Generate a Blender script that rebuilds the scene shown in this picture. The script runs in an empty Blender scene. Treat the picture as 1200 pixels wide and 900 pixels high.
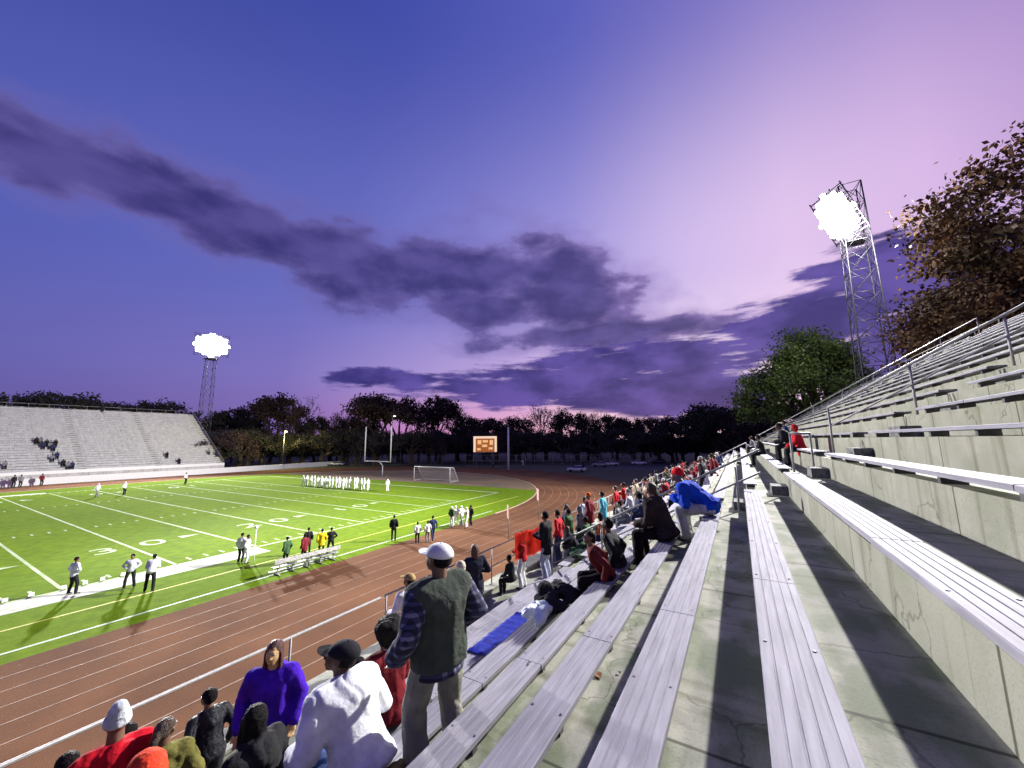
import bpy, bmesh, math, random
import numpy as np
from mathutils import Vector, Matrix, Euler
random.seed(7); R=math.radians
S=bpy.context.scene; COL=S.collection
HC=7.6                                     # eye height above the track
# ---------------------------------------------------------------- camera
XR=Vector((0.85959945,0.08419351,0.50398436)); YR=Vector((0.51087668,-0.1229177,-0.85082093)); ZR=Vector((-0.00968501,0.98883906,-0.14867249))
cam=bpy.data.cameras.new('camera'); co=bpy.data.objects.new('camera',cam); COL.objects.link(co)
m3=Matrix((XR,YR,ZR)); co.matrix_world=Matrix.Translation((0,0,HC))@m3.to_4x4()
cam.sensor_width=36; cam.sensor_fit='HORIZONTAL'; cam.lens=443/1200*36; cam.clip_end=3000; cam.clip_start=0.05
S.camera=co
def ray(u,v): return m3@Vector(((u-600)/443,-(v-450)/443,-1))
def at(u,v,x=None,y=None,z=None,dep=None):      # where a line of sight meets a plane of the place
    w=ray(u,v)
    if x is not None: s=x/w.x
    elif y is not None: s=y/w.y
    elif z is not None: s=(z-HC)/w.z
    else: s=dep
    return Vector((w.x*s,w.y*s,w.z*s+HC))
# ---------------------------------------------------------------- object helpers
def tag(o,label=None,cat=None,group=None,kind=None):
    if label: o['label']=label
    if cat: o['category']=cat
    if group: o['group']=group
    if kind: o['kind']=kind
    return o
def empty(name,loc=(0,0,0),rz=0,label=None,cat=None,group=None):
    o=bpy.data.objects.new(name,None); COL.objects.link(o); o.location=loc; o.rotation_euler=(0,0,rz); o.empty_display_size=.2
    return tag(o,label,cat,group)
def link(name,me,mats,parent=None,loc=(0,0,0),rot=(0,0,0)):
    o=bpy.data.objects.new(name,me); COL.objects.link(o)
    if not isinstance(mats,(list,tuple)): mats=[mats]
    if not me.materials:
        for m in mats: me.materials.append(m)
    o.location=loc; o.rotation_euler=rot
    if parent: o.parent=parent
    return o
def copy_tree(o,parent=None):
    c=o.copy(); COL.objects.link(c); c.parent=parent
    for ch in list(o.children): copy_tree(ch,c)
    return c
class MB:
    def __init__(s): s.bm=bmesh.new(); s.mi=0
    def _f(s,vs):
        f=s.bm.faces.new(vs); f.material_index=s.mi; return f
    def box(s,x0,x1,y0,y1,z0,z1):
        v=[s.bm.verts.new(p) for p in ((x0,y0,z0),(x1,y0,z0),(x1,y1,z0),(x0,y1,z0),(x0,y0,z1),(x1,y0,z1),(x1,y1,z1),(x0,y1,z1))]
        for i in ((3,2,1,0),(4,5,6,7),(0,1,5,4),(1,2,6,5),(2,3,7,6),(3,0,4,7)): s._f([v[j] for j in i])
    def quad(s,*pts): s._f([s.bm.verts.new(p) for p in pts])
    def poly(s,pts): s._f([s.bm.verts.new(p) for p in pts])
    def tube(s,p0,p1,r0,r1=None,n=8,cap=True):
        p0=Vector(p0);p1=Vector(p1); r1=r0 if r1 is None else r1
        d=(p1-p0)
        if d.length<1e-6: return
        d.normalize(); a=d.orthogonal().normalized(); b=d.cross(a)
        A=[];B=[]
        for i in range(n):
            t=2*math.pi*i/n; o=a*math.cos(t)+b*math.sin(t)
            A.append(s.bm.verts.new(p0+o*r0)); B.append(s.bm.verts.new(p1+o*r1))
        for i in range(n):
            j=(i+1)%n; f=s._f((A[i],A[j],B[j],B[i])); f.smooth=True
        if cap and n>2: s._f(A[::-1]); s._f(B)
    def path(s,pts,r,n=8):
        for a,b in zip(pts[:-1],pts[1:]): s.tube(a,b,r,None,n)
    def prism(s,prof,y0,y1,close=True):    # profile in (x,z), run along y
        A=[s.bm.verts.new((x,y0,z)) for x,z in prof]; B=[s.bm.verts.new((x,y1,z)) for x,z in prof]
        n=len(prof)
        for i in range(n if close else n-1):
            j=(i+1)%n; s._f((A[i],B[i],B[j],A[j]))
        if close: s._f(A); s._f(B[::-1])
    def ell(s,c,r,n=2,rz=0):
        g=bmesh.ops.create_icosphere(s.bm,subdivisions=n,radius=1,matrix=Matrix.Translation(c)@Matrix.Rotation(rz,4,'Z')@Matrix.Diagonal((r[0],r[1],r[2],1)))
        for v in g['verts']:
            for f in v.link_faces: f.smooth=True; f.material_index=s.mi
    def mesh(s,name='m',smooth=False,recalc=True):
        if recalc: bmesh.ops.recalc_face_normals(s.bm,faces=s.bm.faces)
        me=bpy.data.meshes.new(name); s.bm.to_mesh(me); s.bm.free()
        if smooth:
            for p in me.polygons: p.use_smooth=True
        return me
    def obj(s,name,mats,parent=None,loc=(0,0,0),rot=(0,0,0),smooth=False,recalc=True):
        return link(name,s.mesh(name,smooth,recalc),mats,parent,loc,rot)
# ---------------------------------------------------------------- materials
MATS={}
def mat(name,col,rough=.6,metal=0,var=.15,scale=6,bump=0,bscale=None,col2=None,emit=None,estr=0,stretch=None,spec=None,detail=5):
    if name in MATS: return MATS[name]
    m=bpy.data.materials.new(name); m.use_nodes=True; nt=m.node_tree; N=nt.nodes; L=nt.links
    b=N['Principled BSDF']; b.inputs['Roughness'].default_value=rough; b.inputs['Metallic'].default_value=metal
    if spec is not None: b.inputs['Specular IOR Level'].default_value=spec
    tc=N.new('ShaderNodeTexCoord'); mp=N.new('ShaderNodeMapping'); L.new(tc.outputs['Object'],mp.inputs[0])
    if stretch: mp.inputs['Scale'].default_value=stretch
    no=N.new('ShaderNodeTexNoise'); no.inputs['Scale'].default_value=scale; no.inputs['Detail'].default_value=detail; L.new(mp.outputs[0],no.inputs['Vector'])
    cr=N.new('ShaderNodeValToRGB'); L.new(no.outputs[0],cr.inputs[0])
    c2=col2 or tuple(c*(1-var*2) for c in col); c1=col if col2 else tuple(min(1,c*(1+var)) for c in col)
    cr.color_ramp.elements[0].position=.32; cr.color_ramp.elements[1].position=.68
    cr.color_ramp.elements[0].color=(*c2,1); cr.color_ramp.elements[1].color=(*c1,1)
    L.new(cr.outputs[0],b.inputs['Base Color'])
    if bump:
        n2=N.new('ShaderNodeTexNoise'); n2.inputs['Scale'].default_value=bscale or scale*5; n2.inputs['Detail'].default_value=4; L.new(mp.outputs[0],n2.inputs['Vector'])
        bp=N.new('ShaderNodeBump'); bp.inputs['Strength'].default_value=bump; bp.inputs['Distance'].default_value=.02; L.new(n2.outputs[0],bp.inputs['Height']); L.new(bp.outputs[0],b.inputs['Normal'])
    if emit:
        b.inputs['Emission Color'].default_value=(*emit,1); b.inputs['Emission Strength'].default_value=estr
    MATS[name]=m; return m
def concrete(name,c1,c2,moss,mossamt=.5,joint=2.44):
    m=bpy.data.materials.new(name); m.use_nodes=True; nt=m.node_tree; N=nt.nodes; L=nt.links; b=N['Principled BSDF']; b.inputs['Roughness'].default_value=.85
    tc=N.new('ShaderNodeTexCoord')
    def noise(sc,det=6,st=(1,1,1)):
        mp=N.new('ShaderNodeMapping'); mp.inputs['Scale'].default_value=st; L.new(tc.outputs['Object'],mp.inputs[0])
        n=N.new('ShaderNodeTexNoise'); n.inputs['Scale'].default_value=sc; n.inputs['Detail'].default_value=det; L.new(mp.outputs[0],n.inputs['Vector']); return n
    def ramp(src,p0,p1,a=(0,0,0),b_=(1,1,1)):
        r=N.new('ShaderNodeValToRGB'); r.color_ramp.elements[0].position=p0; r.color_ramp.elements[1].position=p1
        r.color_ramp.elements[0].color=(*a,1); r.color_ramp.elements[1].color=(*b_,1); L.new(src,r.inputs[0]); return r
    def mix(fac,a,bb,mode='MIX'):
        x=N.new('ShaderNodeMix'); x.data_type='RGBA'; x.blend_type=mode
        if isinstance(fac,float): x.inputs[0].default_value=fac
        else: L.new(fac,x.inputs[0])
        for k,v in ((6,a),(7,bb)):
            if isinstance(v,tuple): x.inputs[k].default_value=(*v,1)
            else: L.new(v,x.inputs[k])
        return x.outputs[2]
    base=ramp(noise(1.3).outputs[0],.35,.65,c2,c1).outputs[0]
    mos=ramp(noise(3.2,9,(1,.6,1)).outputs[0],.45,.58).outputs[0]
    mm=N.new('ShaderNodeMath'); mm.operation='MULTIPLY'; mm.inputs[1].default_value=mossamt; L.new(mos,mm.inputs[0])
    ge=N.new('ShaderNodeNewGeometry'); sz=N.new('ShaderNodeSeparateXYZ'); L.new(ge.outputs['Normal'],sz.inputs[0])
    zz=N.new('ShaderNodeMapRange'); L.new(sz.outputs[2],zz.inputs[0]); zz.inputs[1].default_value=.2; zz.inputs[2].default_value=.9; zz.inputs[3].default_value=.22; zz.inputs[4].default_value=1
    m5=N.new('ShaderNodeMath'); m5.operation='MULTIPLY'; L.new(mm.outputs[0],m5.inputs[0]); L.new(zz.outputs[0],m5.inputs[1])
    c=mix(m5.outputs[0],base,moss)
    spk=ramp(noise(70,5).outputs[0],.32,.5,(.80,.80,.78),(1,1,1)).outputs[0]
    c=mix(1.0,c,spk,'MULTIPLY')
    # drips down the upright faces
    drip=ramp(noise(1,6,(.6,7,.3)).outputs[0],.56,.72,(1,1,1),(.55,.52,.44)).outputs[0]
    c=mix(.8,c,drip,'MULTIPLY')
    vo=N.new('ShaderNodeTexVoronoi'); vo.feature='DISTANCE_TO_EDGE'; vo.inputs['Scale'].default_value=.55
    ad_=N.new('ShaderNodeVectorMath'); ad_.operation='ADD'; L.new(tc.outputs['Object'],ad_.inputs[0]); nn=noise(1.8,6); sc_=N.new('ShaderNodeVectorMath'); sc_.operation='SCALE'; sc_.inputs[3].default_value=.9; L.new(nn.outputs['Color'],sc_.inputs[0]); L.new(sc_.outputs[0],ad_.inputs[1]); L.new(ad_.outputs[0],vo.inputs['Vector'])
    c=mix(.8,c,ramp(vo.outputs['Distance'],.002,.007,(.4,.38,.33),(1,1,1)).outputs[0],'MULTIPLY')
    if joint:
        sx=N.new('ShaderNodeSeparateXYZ'); L.new(tc.outputs['Object'],sx.inputs[0])
        a=N.new('ShaderNodeMath'); a.operation='PINGPONG'; a.inputs[1].default_value=joint/2; L.new(sx.outputs[1],a.inputs[0])
        j=ramp(a.outputs[0],.008,.016,(.25,.24,.2),(1,1,1)).outputs[0]
        c=mix(1.0,c,j,'MULTIPLY')
    L.new(c,b.inputs['Base Color'])
    bp=N.new('ShaderNodeBump'); bp.inputs['Strength'].default_value=.35; bp.inputs['Distance'].default_value=.006; L.new(noise(110,6).outputs[0],bp.inputs['Height']); L.new(bp.outputs[0],b.inputs['Normal'])
    return m
CONC=concrete('weathered_concrete',(.30,.295,.25),(.23,.235,.185),(.10,.13,.065),.75)
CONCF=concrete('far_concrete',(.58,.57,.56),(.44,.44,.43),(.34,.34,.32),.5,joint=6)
CURB=mat('pale_kerb_concrete',(.30,.31,.25),.85,var=.2,scale=3,bump=.4)
ALU=mat('weathered_aluminium',(.26,.25,.295),.75,.08,spec=.3,var=.12,scale=9,stretch=(3,.25,3),bump=.12,bscale=60)
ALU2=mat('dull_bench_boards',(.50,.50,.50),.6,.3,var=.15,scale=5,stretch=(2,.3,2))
STEEL=mat('galvanised_steel',(.29,.285,.29),.55,.3,var=.1,scale=12)
DSTEEL=mat('tower_steel',(.13,.13,.14),.5,.5,var=.15,scale=4)
WPAINT=mat('white_paint',(.78,.78,.76),.5,var=.05,scale=5)
DARK=mat('dark_gap',(.03,.03,.035),.9)
STEPB=mat('dark_step_concrete',(.16,.16,.16),.9,var=.3,scale=9,bump=.4)
STEPF=mat('worn_stair_concrete',(.30,.30,.29),.9,var=.2,scale=1)
LINE=mat('field_line_paint',(.46,.52,.34),.85,var=.1,scale=.9,detail=8,col2=(.26,.36,.14))

YLINE=mat('yellow_field_line',(.55,.55,.10),.8,var=.1,scale=3)
BORD=mat('white_border_turf',(.50,.52,.42),.9,var=.12,scale=2,bump=.3)
# turf with blades-scale mottling and mown bands
def turf():
    m=mat('lit_turf',(.135,.222,.012),.95,var=.1,scale=.09,detail=7,col2=(.10,.178,.010),bump=.6,bscale=9,spec=.03)
    nt=m.node_tree;N=nt.nodes;L=nt.links;b=N['Principled BSDF']
    cr=[n for n in N if n.type=='VALTORGB'][0]
    tc=N.new('ShaderNodeTexCoord'); no=N.new('ShaderNodeTexNoise'); no.inputs['Scale'].default_value=1.6; no.inputs['Detail'].default_value=8; L.new(tc.outputs['Object'],no.inputs['Vector'])
    r=N.new('ShaderNodeValToRGB'); r.color_ramp.elements[0].position=.3; r.color_ramp.elements[1].position=.72
    r.color_ramp.elements[0].color=(.78,.78,.72,1); r.color_ramp.elements[1].color=(1.2,1.15,1.0,1); L.new(no.outputs[0],r.inputs[0])
    x=N.new('ShaderNodeMix'); x.data_type='RGBA'; x.blend_type='MULTIPLY'; x.inputs[0].default_value=1; L.new(cr.outputs[0],x.inputs[6]); L.new(r.outputs[0],x.inputs[7])
    L.new(x.outputs[2],b.inputs['Base Color']); return m
TURF=turf()
TRACK=mat('cinder_track',(.185,.088,.045),.95,col2=(.115,.055,.031),scale=.25,detail=8,bump=.4,bscale=30,spec=.05)
DIRT=mat('end_zone_dirt',(.20,.12,.06),.95,col2=(.10,.085,.04),scale=.15,detail=8,bump=.4)
LANE=mat('lane_paint',(.27,.165,.11),.8,var=.25,scale=2)
GROUND=mat('dark_ground',(.05,.06,.03),.95,col2=(.03,.035,.02),scale=.05,detail=8,bump=.3)
ASPH=mat('asphalt',(.055,.055,.06),.9,var=.2,scale=.6,detail=8)
# ---------------------------------------------------------------- setting: ground
mb=MB(); mb.quad((-900,-300,-.03),(700,-300,-.03),(700,1400,-.03),(-900,1400,-.03))
tag(mb.obj('ground',GROUND),kind='structure')
CX=-63.5; YC1=34.7; YC2=-50.7
def stad(r,n=64,z=0):                       # stadium outline
    pts=[]
    for i in range(n+1):
        t=math.pi*i/n; pts.append((CX+r*math.cos(t),YC1+r*math.sin(t),z))
    for i in range(n+1):
        t=math.pi+math.pi*i/n; pts.append((CX+r*math.cos(t),YC2+r*math.sin(t),z))
    return pts
def ring(r0,r1,z,name,m,kind='structure'):
    mb=MB(); a=stad(r0,64,z); b=stad(r1,64,z); n=len(a)
    va=[mb.bm.verts.new(p) for p in a]; vb=[mb.bm.verts.new(p) for p in b]
    for i in range(n):
        j=(i+1)%n; mb.bm.faces.new((va[i],vb[i],vb[j],va[j]))
    o=mb.obj(name,m); tag(o,kind=kind); return o
RI=40.6; RO=51.0
ring(RI,56.6,0.0,'running_track',TRACK)
mb=MB(); mb.poly(stad(RI+.05,64,.004)); tag(mb.obj('infield_dirt',DIRT),kind='structure')
# grass: whole infield up to y=52.5 (rounded by the track)
pts=[(p[0],p[1],.008) for p in stad(RI,96,0) if p[1]<=53.5 and p[1]>=-70]
# keep order: find arc points right, cut, left
arcR=[p for p in stad(RI,96,.008) if 34.6<=p[1]<=54.0 and p[0]>CX]
arcL=[p for p in stad(RI,96,.008) if 34.6<=p[1]<=54.0 and p[0]<CX]
poly=[(CX+RI,-50.7,.008)]+arcR+arcL+[(CX-RI,-50.7,.008)]
mb=MB(); mb.poly(poly); tag(mb.obj('field_turf',TURF),kind='structure')
mb=MB()
a=stad(RI-.02,64,.05); b=stad(RI+.18,64,.05)
for w0,w1,z in ((RI-.02,RI+.15,.05),):
    a=stad(w0,64,z); b=stad(w1,64,z); a0=stad(w0,64,0); b0=stad(w1,64,0); n=len(a)
    for i in range(n-1):
        mb.quad(a[i],b[i],b[i+1],a[i+1]); mb.quad(a0[i],a[i],a[i+1],a0[i+1]); mb.quad(b[i],b0[i],b0[i+1],b[i+1])
tag(mb.obj('track_kerb',mat('kerb_tan',(.50,.38,.27),.8,var=.15)),kind='structure')
mb=MB()
for k in range(1,9):
    r=RI+.1+1.17*k; a=stad(r-.028,64,.006); b=stad(r+.028,64,.006); n=len(a)
    for i in range(n): j=(i+1)%n; mb.quad(a[i],b[i],b[j],a[j])
tag(mb.obj('lane_lines',LANE),kind='structure')
# field paint
XN=-31.4; XF=-95.6
YL=lambda k: 39.5-4.66*k*1.02               # yard lines, every five yards from the goal line
mb=MB(); z=.014
def hline(x0,x1,y,w=.09): mb.quad((x0,y-w,z),(x1,y-w,z),(x1,y+w,z),(x0,y+w,z))
def vline(x,y0,y1,w=.09): mb.quad((x-w,y0,z),(x+w,y0,z),(x+w,y1,z),(x-w,y1,z))
for k in range(0,20):
    hline(XF,XN,YL(k),.085 if k else .1)
    if k<19:
        for q in range(1,5):
            y=YL(k)-.951*q
            for x in (XN-1.0,XN-21.4,XF+21.4,XF+1.0): mb.quad((x-.4,y-.07,z),(x+.4,y-.07,z),(x+.4,y+.07,z),(x-.4,y+.07,z))
hline(XF,XN,48.7,.2); vline(XN,-60,48.7,.13); vline(XF,-60,48.7,.15)
tag(mb.obj('field_lines',LINE),kind='structure')
mb=MB(); mb.quad((-31.25,-60,.013),(-29.35,-60,.013),(-29.35,15.6,.013),(-31.25,15.6,.013))
mb.quad((XF-1.9,-60,.013),(XF-.15,-60,.013),(XF-.15,15.6,.013),(XF-1.9,15.6,.013))
tag(mb.obj('team_area_border',BORD),kind='structure')
mb=MB(); z=.0135; vline(-26.9,-60,47,.07); tag(mb.obj('coaching_line',YLINE),kind='structure')
mb=MB(); vline(-24.0,-60,36,.08); tag(mb.obj('outer_turf_line',mat('dull_line',(.5,.62,.45),.8,var=.1)),kind='structure')
# yard numbers
def digit(ch,size,loc,flip):
    c=bpy.data.curves.new('n','FONT'); c.body=ch; c.size=size; c.align_x='CENTER'; c.align_y='CENTER'
    o=bpy.data.objects.new('n',c); COL.objects.link(o); bpy.context.view_layer.update()
    dg=bpy.context.evaluated_depsgraph_get(); me=bpy.data.meshes.new_from_object(o.evaluated_get(dg)); bpy.data.objects.remove(o)
    me.materials.clear()
    r=-math.pi/2 if flip else math.pi/2
    for v in me.vertices:
        x,y=v.co.x*1.1,v.co.y; v.co=Vector((loc[0]+x*math.cos(r)-y*math.sin(r),loc[1]+x*math.sin(r)+y*math.cos(r),.017))
    return me
mbn=bmesh.new()
for k,n in ((2,'1'),(4,'2'),(6,'3'),(8,'4'),(10,'5'),(12,'4')):
    for (xx,fl) in ((-40.0,False),(-87,True)):
        for s_,ch in ((-1,n),(1,'0')):
            dy=s_*1.35*(1 if not fl else -1)
            me=digit(ch,3.0,(xx,YL(k)+dy),fl)
            mbn.from_mesh(me)
    if k!=10:
        ya=YL(k)+(3.6 if k<10 else -3.6); d=1 if k<10 else -1
        vs=[mbn.verts.new(p) for p in ((-40.8,ya-.5*d,.017),(-39.8,ya-.5*d,.017),(-40.3,ya+.9*d,.017))]; mbn.faces.new(vs if d>0 else vs[::-1])
me=bpy.data.meshes.new('yard_numbers'); mbn.to_mesh(me); mbn.free(); tag(link('yard_numbers',me,LINE),kind='structure')
# low wooded rise closing the view behind the tree belt
mb=MB(); rh=random.Random(8); pr=[]
for i in range(121):
    a=R(-100+i*1.4); d_=255+rh.uniform(-8,8); pr.append((math.sin(a)*d_,math.cos(a)*d_,7.5+rh.uniform(-1,1.2)+1.2*math.sin(i*.31)))
for p_,q_ in zip(pr[:-1],pr[1:]):
    mb.quad((p_[0],p_[1],-.1),(q_[0],q_[1],-.1),q_,p_); k_=1.35
    mb.quad(p_,q_,(q_[0]*k_,q_[1]*k_,q_[2]*.7),(p_[0]*k_,p_[1]*k_,p_[2]*.7))
tag(mb.obj('hills',mat('wooded_rise',(.022,.022,.018),.95,col2=(.010,.012,.010),scale=.15,detail=8,bump=.6)),kind='structure')
# ---------------------------------------------------------------- near grandstand
def row(k): return (.74*k,-1.12+.385*k) if k<=0 else (.76+.735*(k-1),(-.72,-.31)[k-1] if k<3 else -.31+.43*(k-2))
K0,K1=-7,15; YS0,YS1=-10,58
def seatz(k): return row(k)[1]+HC
def treadz(k): return (row(k)[1]-.12 if k>=K0 else -4.2)+HC
gs=empty('grandstand',(0,0,0),0,'weathered concrete grandstand with silver bench boards, stepping up to the right','grandstand')
prof=[(-6.7,0),(-6.7,HC-4.1),(-6.25,HC-4.1),(-6.25,HC-4.2)]
for k in range(K0,K1+1):
    x=row(k)[0]+.07; prof+= [(x,treadz(k-1)),(x-.0,treadz(k))]
xt=row(K1)[0]+1.3; prof+=[(xt,treadz(K1)),(xt,0)]
mb=MB(); mb.prism(prof,YS0,YS1); mb.obj('concrete_tiers',CONC,gs)
# pale front kerb cap
mb=MB(); mb.box(-6.72,-6.23,YS0,YS1,HC-4.098,HC-4.05); mb.obj('front_kerb',CURB,gs)
AIS=[(10.2,11.4),(28.2,29.4),(43.5,44.7)]
secs=[(YS0+.1,AIS[0][0]),(AIS[0][1],AIS[1][0]),(AIS[1][1],AIS[2][0]),(AIS[2][1],YS1-.1)]
RB=random.Random(77)
def plank(k,y0,y1):
    x,zz=row(k); z=zz+HC; w=.28; t=.045
    n=5; prof=[(x,z-t),(x,z-.006),(x+.006,z)]
    for i in range(1,n):
        c=x+w*i/n; prof+=[(c-.006,z),(c-.003,z-.005),(c+.003,z-.005),(c+.006,z)]
    prof+=[(x+w-.006,z),(x+w,z-.006),(x+w,z-t),(x+w-.02,z-t),(x+w-.02,z-.02),(x+.02,z-.02),(x+.02,z-t)]
    mb=MB(); L_=4.57; y=y0
    while y<y1-.2:
        e=min(y+L_,y1); jx=RB.uniform(-.004,.004); jz=RB.uniform(-.003,.002); mb.prism([(a_+jx,b_+jz) for a_,b_ in prof],y+RB.uniform(.002,.008),e-RB.uniform(.002,.008)); y=e
    mb.mi=1; y=y0+.4
    while y<y1:
        mb.box(x+.075,x+w-.025,y-.03,y+.03,z-.1195,z-.021)
        for bx in (.03,.25): mb.tube((x+bx,y,z-.001),(x+bx,y,z+.004),.009,n=6)
        y+=1.22
    mb.obj('bench',[ALU,DSTEEL],gs)
for k in range(K0,K1+1):
    for (y0,y1) in secs: plank(k,y0,y1)
# half-height step blocks in the aisles
for ai,(a0,a1) in enumerate(AIS):
    for k in range(K0,K1+1):
        if ai and k>8: continue
        x=row(k)[0]+.07; zt=treadz(k-1); h=(treadz(k)-zt)/2
        mb=MB(); mb.box(x-.30,x-.002,a0+.12,a0+.75,zt+.002,zt+h); mb.obj('aisle_step',STEPB,gs)
# back parapet rail of the stand
def rail(name,pts,hs,posts,mid,label,group=None,r=.021,mid2=None,matl=STEEL):
    e=empty(name,pts[0],0,label,'railing',group); o=Vector(pts[0])
    up=Vector((0,0,hs))
    mb=MB(); P=[Vector(p)-o+up for p in pts]; mb.path(P,r)
    for p in P: mb.ell(p,(r,r,r),1)
    mb.obj('top_rail',matl,e)
    if mid:
        mb=MB(); mb.path([p-up*(1-mid) for p in P],r*.8); mb.obj('mid_rail',matl,e)
    for q in posts:
        q=Vector(q)-o; mb=MB(); mb.tube(q,q+up,r*.9); mb.box(q.x-.05,q.x+.05,q.y-.05,q.y+.05,q.z,q.z+.012); mb.obj('post',matl,e)
    return e
zf=HC-4.05
ys=[-9.6+1.9*i for i in range(0,36)]; ys=[y for y in ys if y<YS1]
ys=[3.83+1.92*i for i in range(-7,28)]
ea=rail('front_railing',[(-6.42,-9.6,zf),(-6.42,5.6,zf)],.98,[(-6.42,y,zf) for y in ys if y<5.5],0,'single-bar pale pipe railing on the grandstand kerb, nearest stretch beside the track')
eb=rail('front_railing',[(-6.42,5.7,zf),(-6.42,YS1-.2,zf)],.98,[(-6.42,y,zf) for y in ys if y>5.6],.5,'two-bar pale pipe railing at the front of the grandstand, farther stretch leading to the bend')
# aisle rails
def slope_pts(y,ks,off=.35): return [(row(k)[0]+off,y,treadz(k)) for k in ks]
def aisle_rail(name,y,ks,h,mid,label,pk):
    p=slope_pts(y,ks); return rail(name,p,h,slope_pts(y,pk),mid,label,'handrails down the grandstand aisles',r=.026)
_p=slope_pts(10.25,[-7,0]); rail('aisle_handrail',_p,.98,slope_pts(10.25,[-7,-5,-3])+[(-.13,10.25,treadz(-1))],.5,'silver two-bar handrail sloping down the near aisle beside the seated spectators','handrails down the grandstand aisles',r=.026)
aisle_rail('aisle_handrail',11.35,[2,K1],1.12,.62,'silver two-bar handrail climbing the upper aisle at the right edge',[2,4,6,8,10,12,15])
aisle_rail('aisle_handrail',29.3,[1,K1],1.05,.55,'far silver handrail climbing toward the tree line on the upper rows',[1,3,5,7,9,11,13,15])
aisle_rail('aisle_handrail',28.3,[-7,0],.98,.5,'far silver handrail descending among the crowd toward the bend',[-7,-5,-3,-1,0])
hp=(row(1)[0]+.3,11.3,treadz(1)); rail('hoop_rail',[hp,(hp[0]+.38,11.3,treadz(1))],.95,[hp,(hp[0]+.38,11.3,treadz(1))],0,'short silver hoop rail at the foot of the upper aisle, near the red jacket','railing' and None,r=.026)
rail('back_railing',[(xt-.15,YS0,treadz(K1)),(xt-.15,YS1,treadz(K1))],1.0,[(xt-.15,-9+2.4*i,treadz(K1)) for i in range(28)],.5,'low pipe railing along the topmost row of the grandstand')
# ---------------------------------------------------------------- far grandstand
FX=-118; FB=-141; FZ=2.0; FT=16.3; FY0,FY1=-75,49
n=28; prof=[(FX,0),(FX,FZ)]
for i in range(n):
    x=FX-(i)*(FX-FB)/n-.9; z0=FZ+(FT-FZ)*i/n; z1=FZ+(FT-FZ)*(i+1)/n; prof+=[(x,z0),(x,z1)]
prof+=[(FB-1,FT),(FB-1,0)]
fs=empty('far_grandstand',(0,0,0),0,'large pale grandstand across the field, mostly empty, with a low white wall along its foot','grandstand')
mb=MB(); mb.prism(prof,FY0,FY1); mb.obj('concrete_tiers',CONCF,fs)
for i in range(n):
    x=FX-(i)*(FX-FB)/n-.9; z1=FZ+(FT-FZ)*(i+1)/n
    mb=MB(); y=FY0+1
    while y<FY1-2:
        e=min(y+11,FY1-1); mb.box(x-.32,x+.02,y,e,z1+.12,z1+.17)
        yy=y+.5
        while yy<e: mb.box(x-.28,x-.02,yy,yy+.12,z1+.001,z1+.119); yy+=2.2
        y=e+1.3
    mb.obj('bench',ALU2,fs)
pf=[(FX+.0,FZ-.0)]
for yy in [FY0+12+i*12.3 for i in range(10)]:
    pp=[]
    for i in range(n):
        x=FX-(i)*(FX-FB)/n-.9; z0=FZ+(FT-FZ)*i/n; z1=FZ+(FT-FZ)*(i+1)/n; pp+=[(x+.02,z0+.02),(x+.02,(z0+z1)/2+.02),(x-.35,(z0+z1)/2+.02),(x-.35,z1+.02)]
    mb=MB()
    for a_,b_ in zip(pp[:-1],pp[1:]): mb.quad((a_[0],yy,a_[1]),(a_[0],yy+1.2,a_[1]),(b_[0],yy+1.2,b_[1]),(b_[0],yy,b_[1]))
    mb.obj('aisle_stairs',STEPF,fs)
mb=MB(); mb.box(FX-1,FX+.004,FY0,FY1,FZ,FZ+.6); mb.obj('front_parapet',WPAINT,fs)
mb=MB(); mb.box(FX+.3,FX+.55,FY0,83,0,1.35)
lw=mb.obj('low_wall',WPAINT); tag(lw,'long low white wall between the far running lanes and the empty grandstand','wall')
# end stair rail and back rail of the far stand
mb=MB()
for i in range(0,n,2):
    x=FX-(i)*(FX-FB)/n-.9; z0=FZ+(FT-FZ)*i/n; mb.tube((x,FY1-.2,z0),(x,FY1-.2,z0+1.1),.05,n=5)
mb.tube((FX,FY1-.2,FZ+1.1),(FB,FY1-.2,FT+1.1),.06,n=5); mb.tube((FX,FY1-.2,FZ+.6),(FB,FY1-.2,FT+.6),.05,n=5)
for i in range(40): mb.tube((FB-.6,FY0+3.1*i,FT),(FB-.6,FY0+3.1*i,FT+1),.04,n=4)
mb.tube((FB-.6,FY0,FT+1),(FB-.6,FY1,FT+1),.05,n=4)
mb.obj('end_railing',STEEL,fs)
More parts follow.
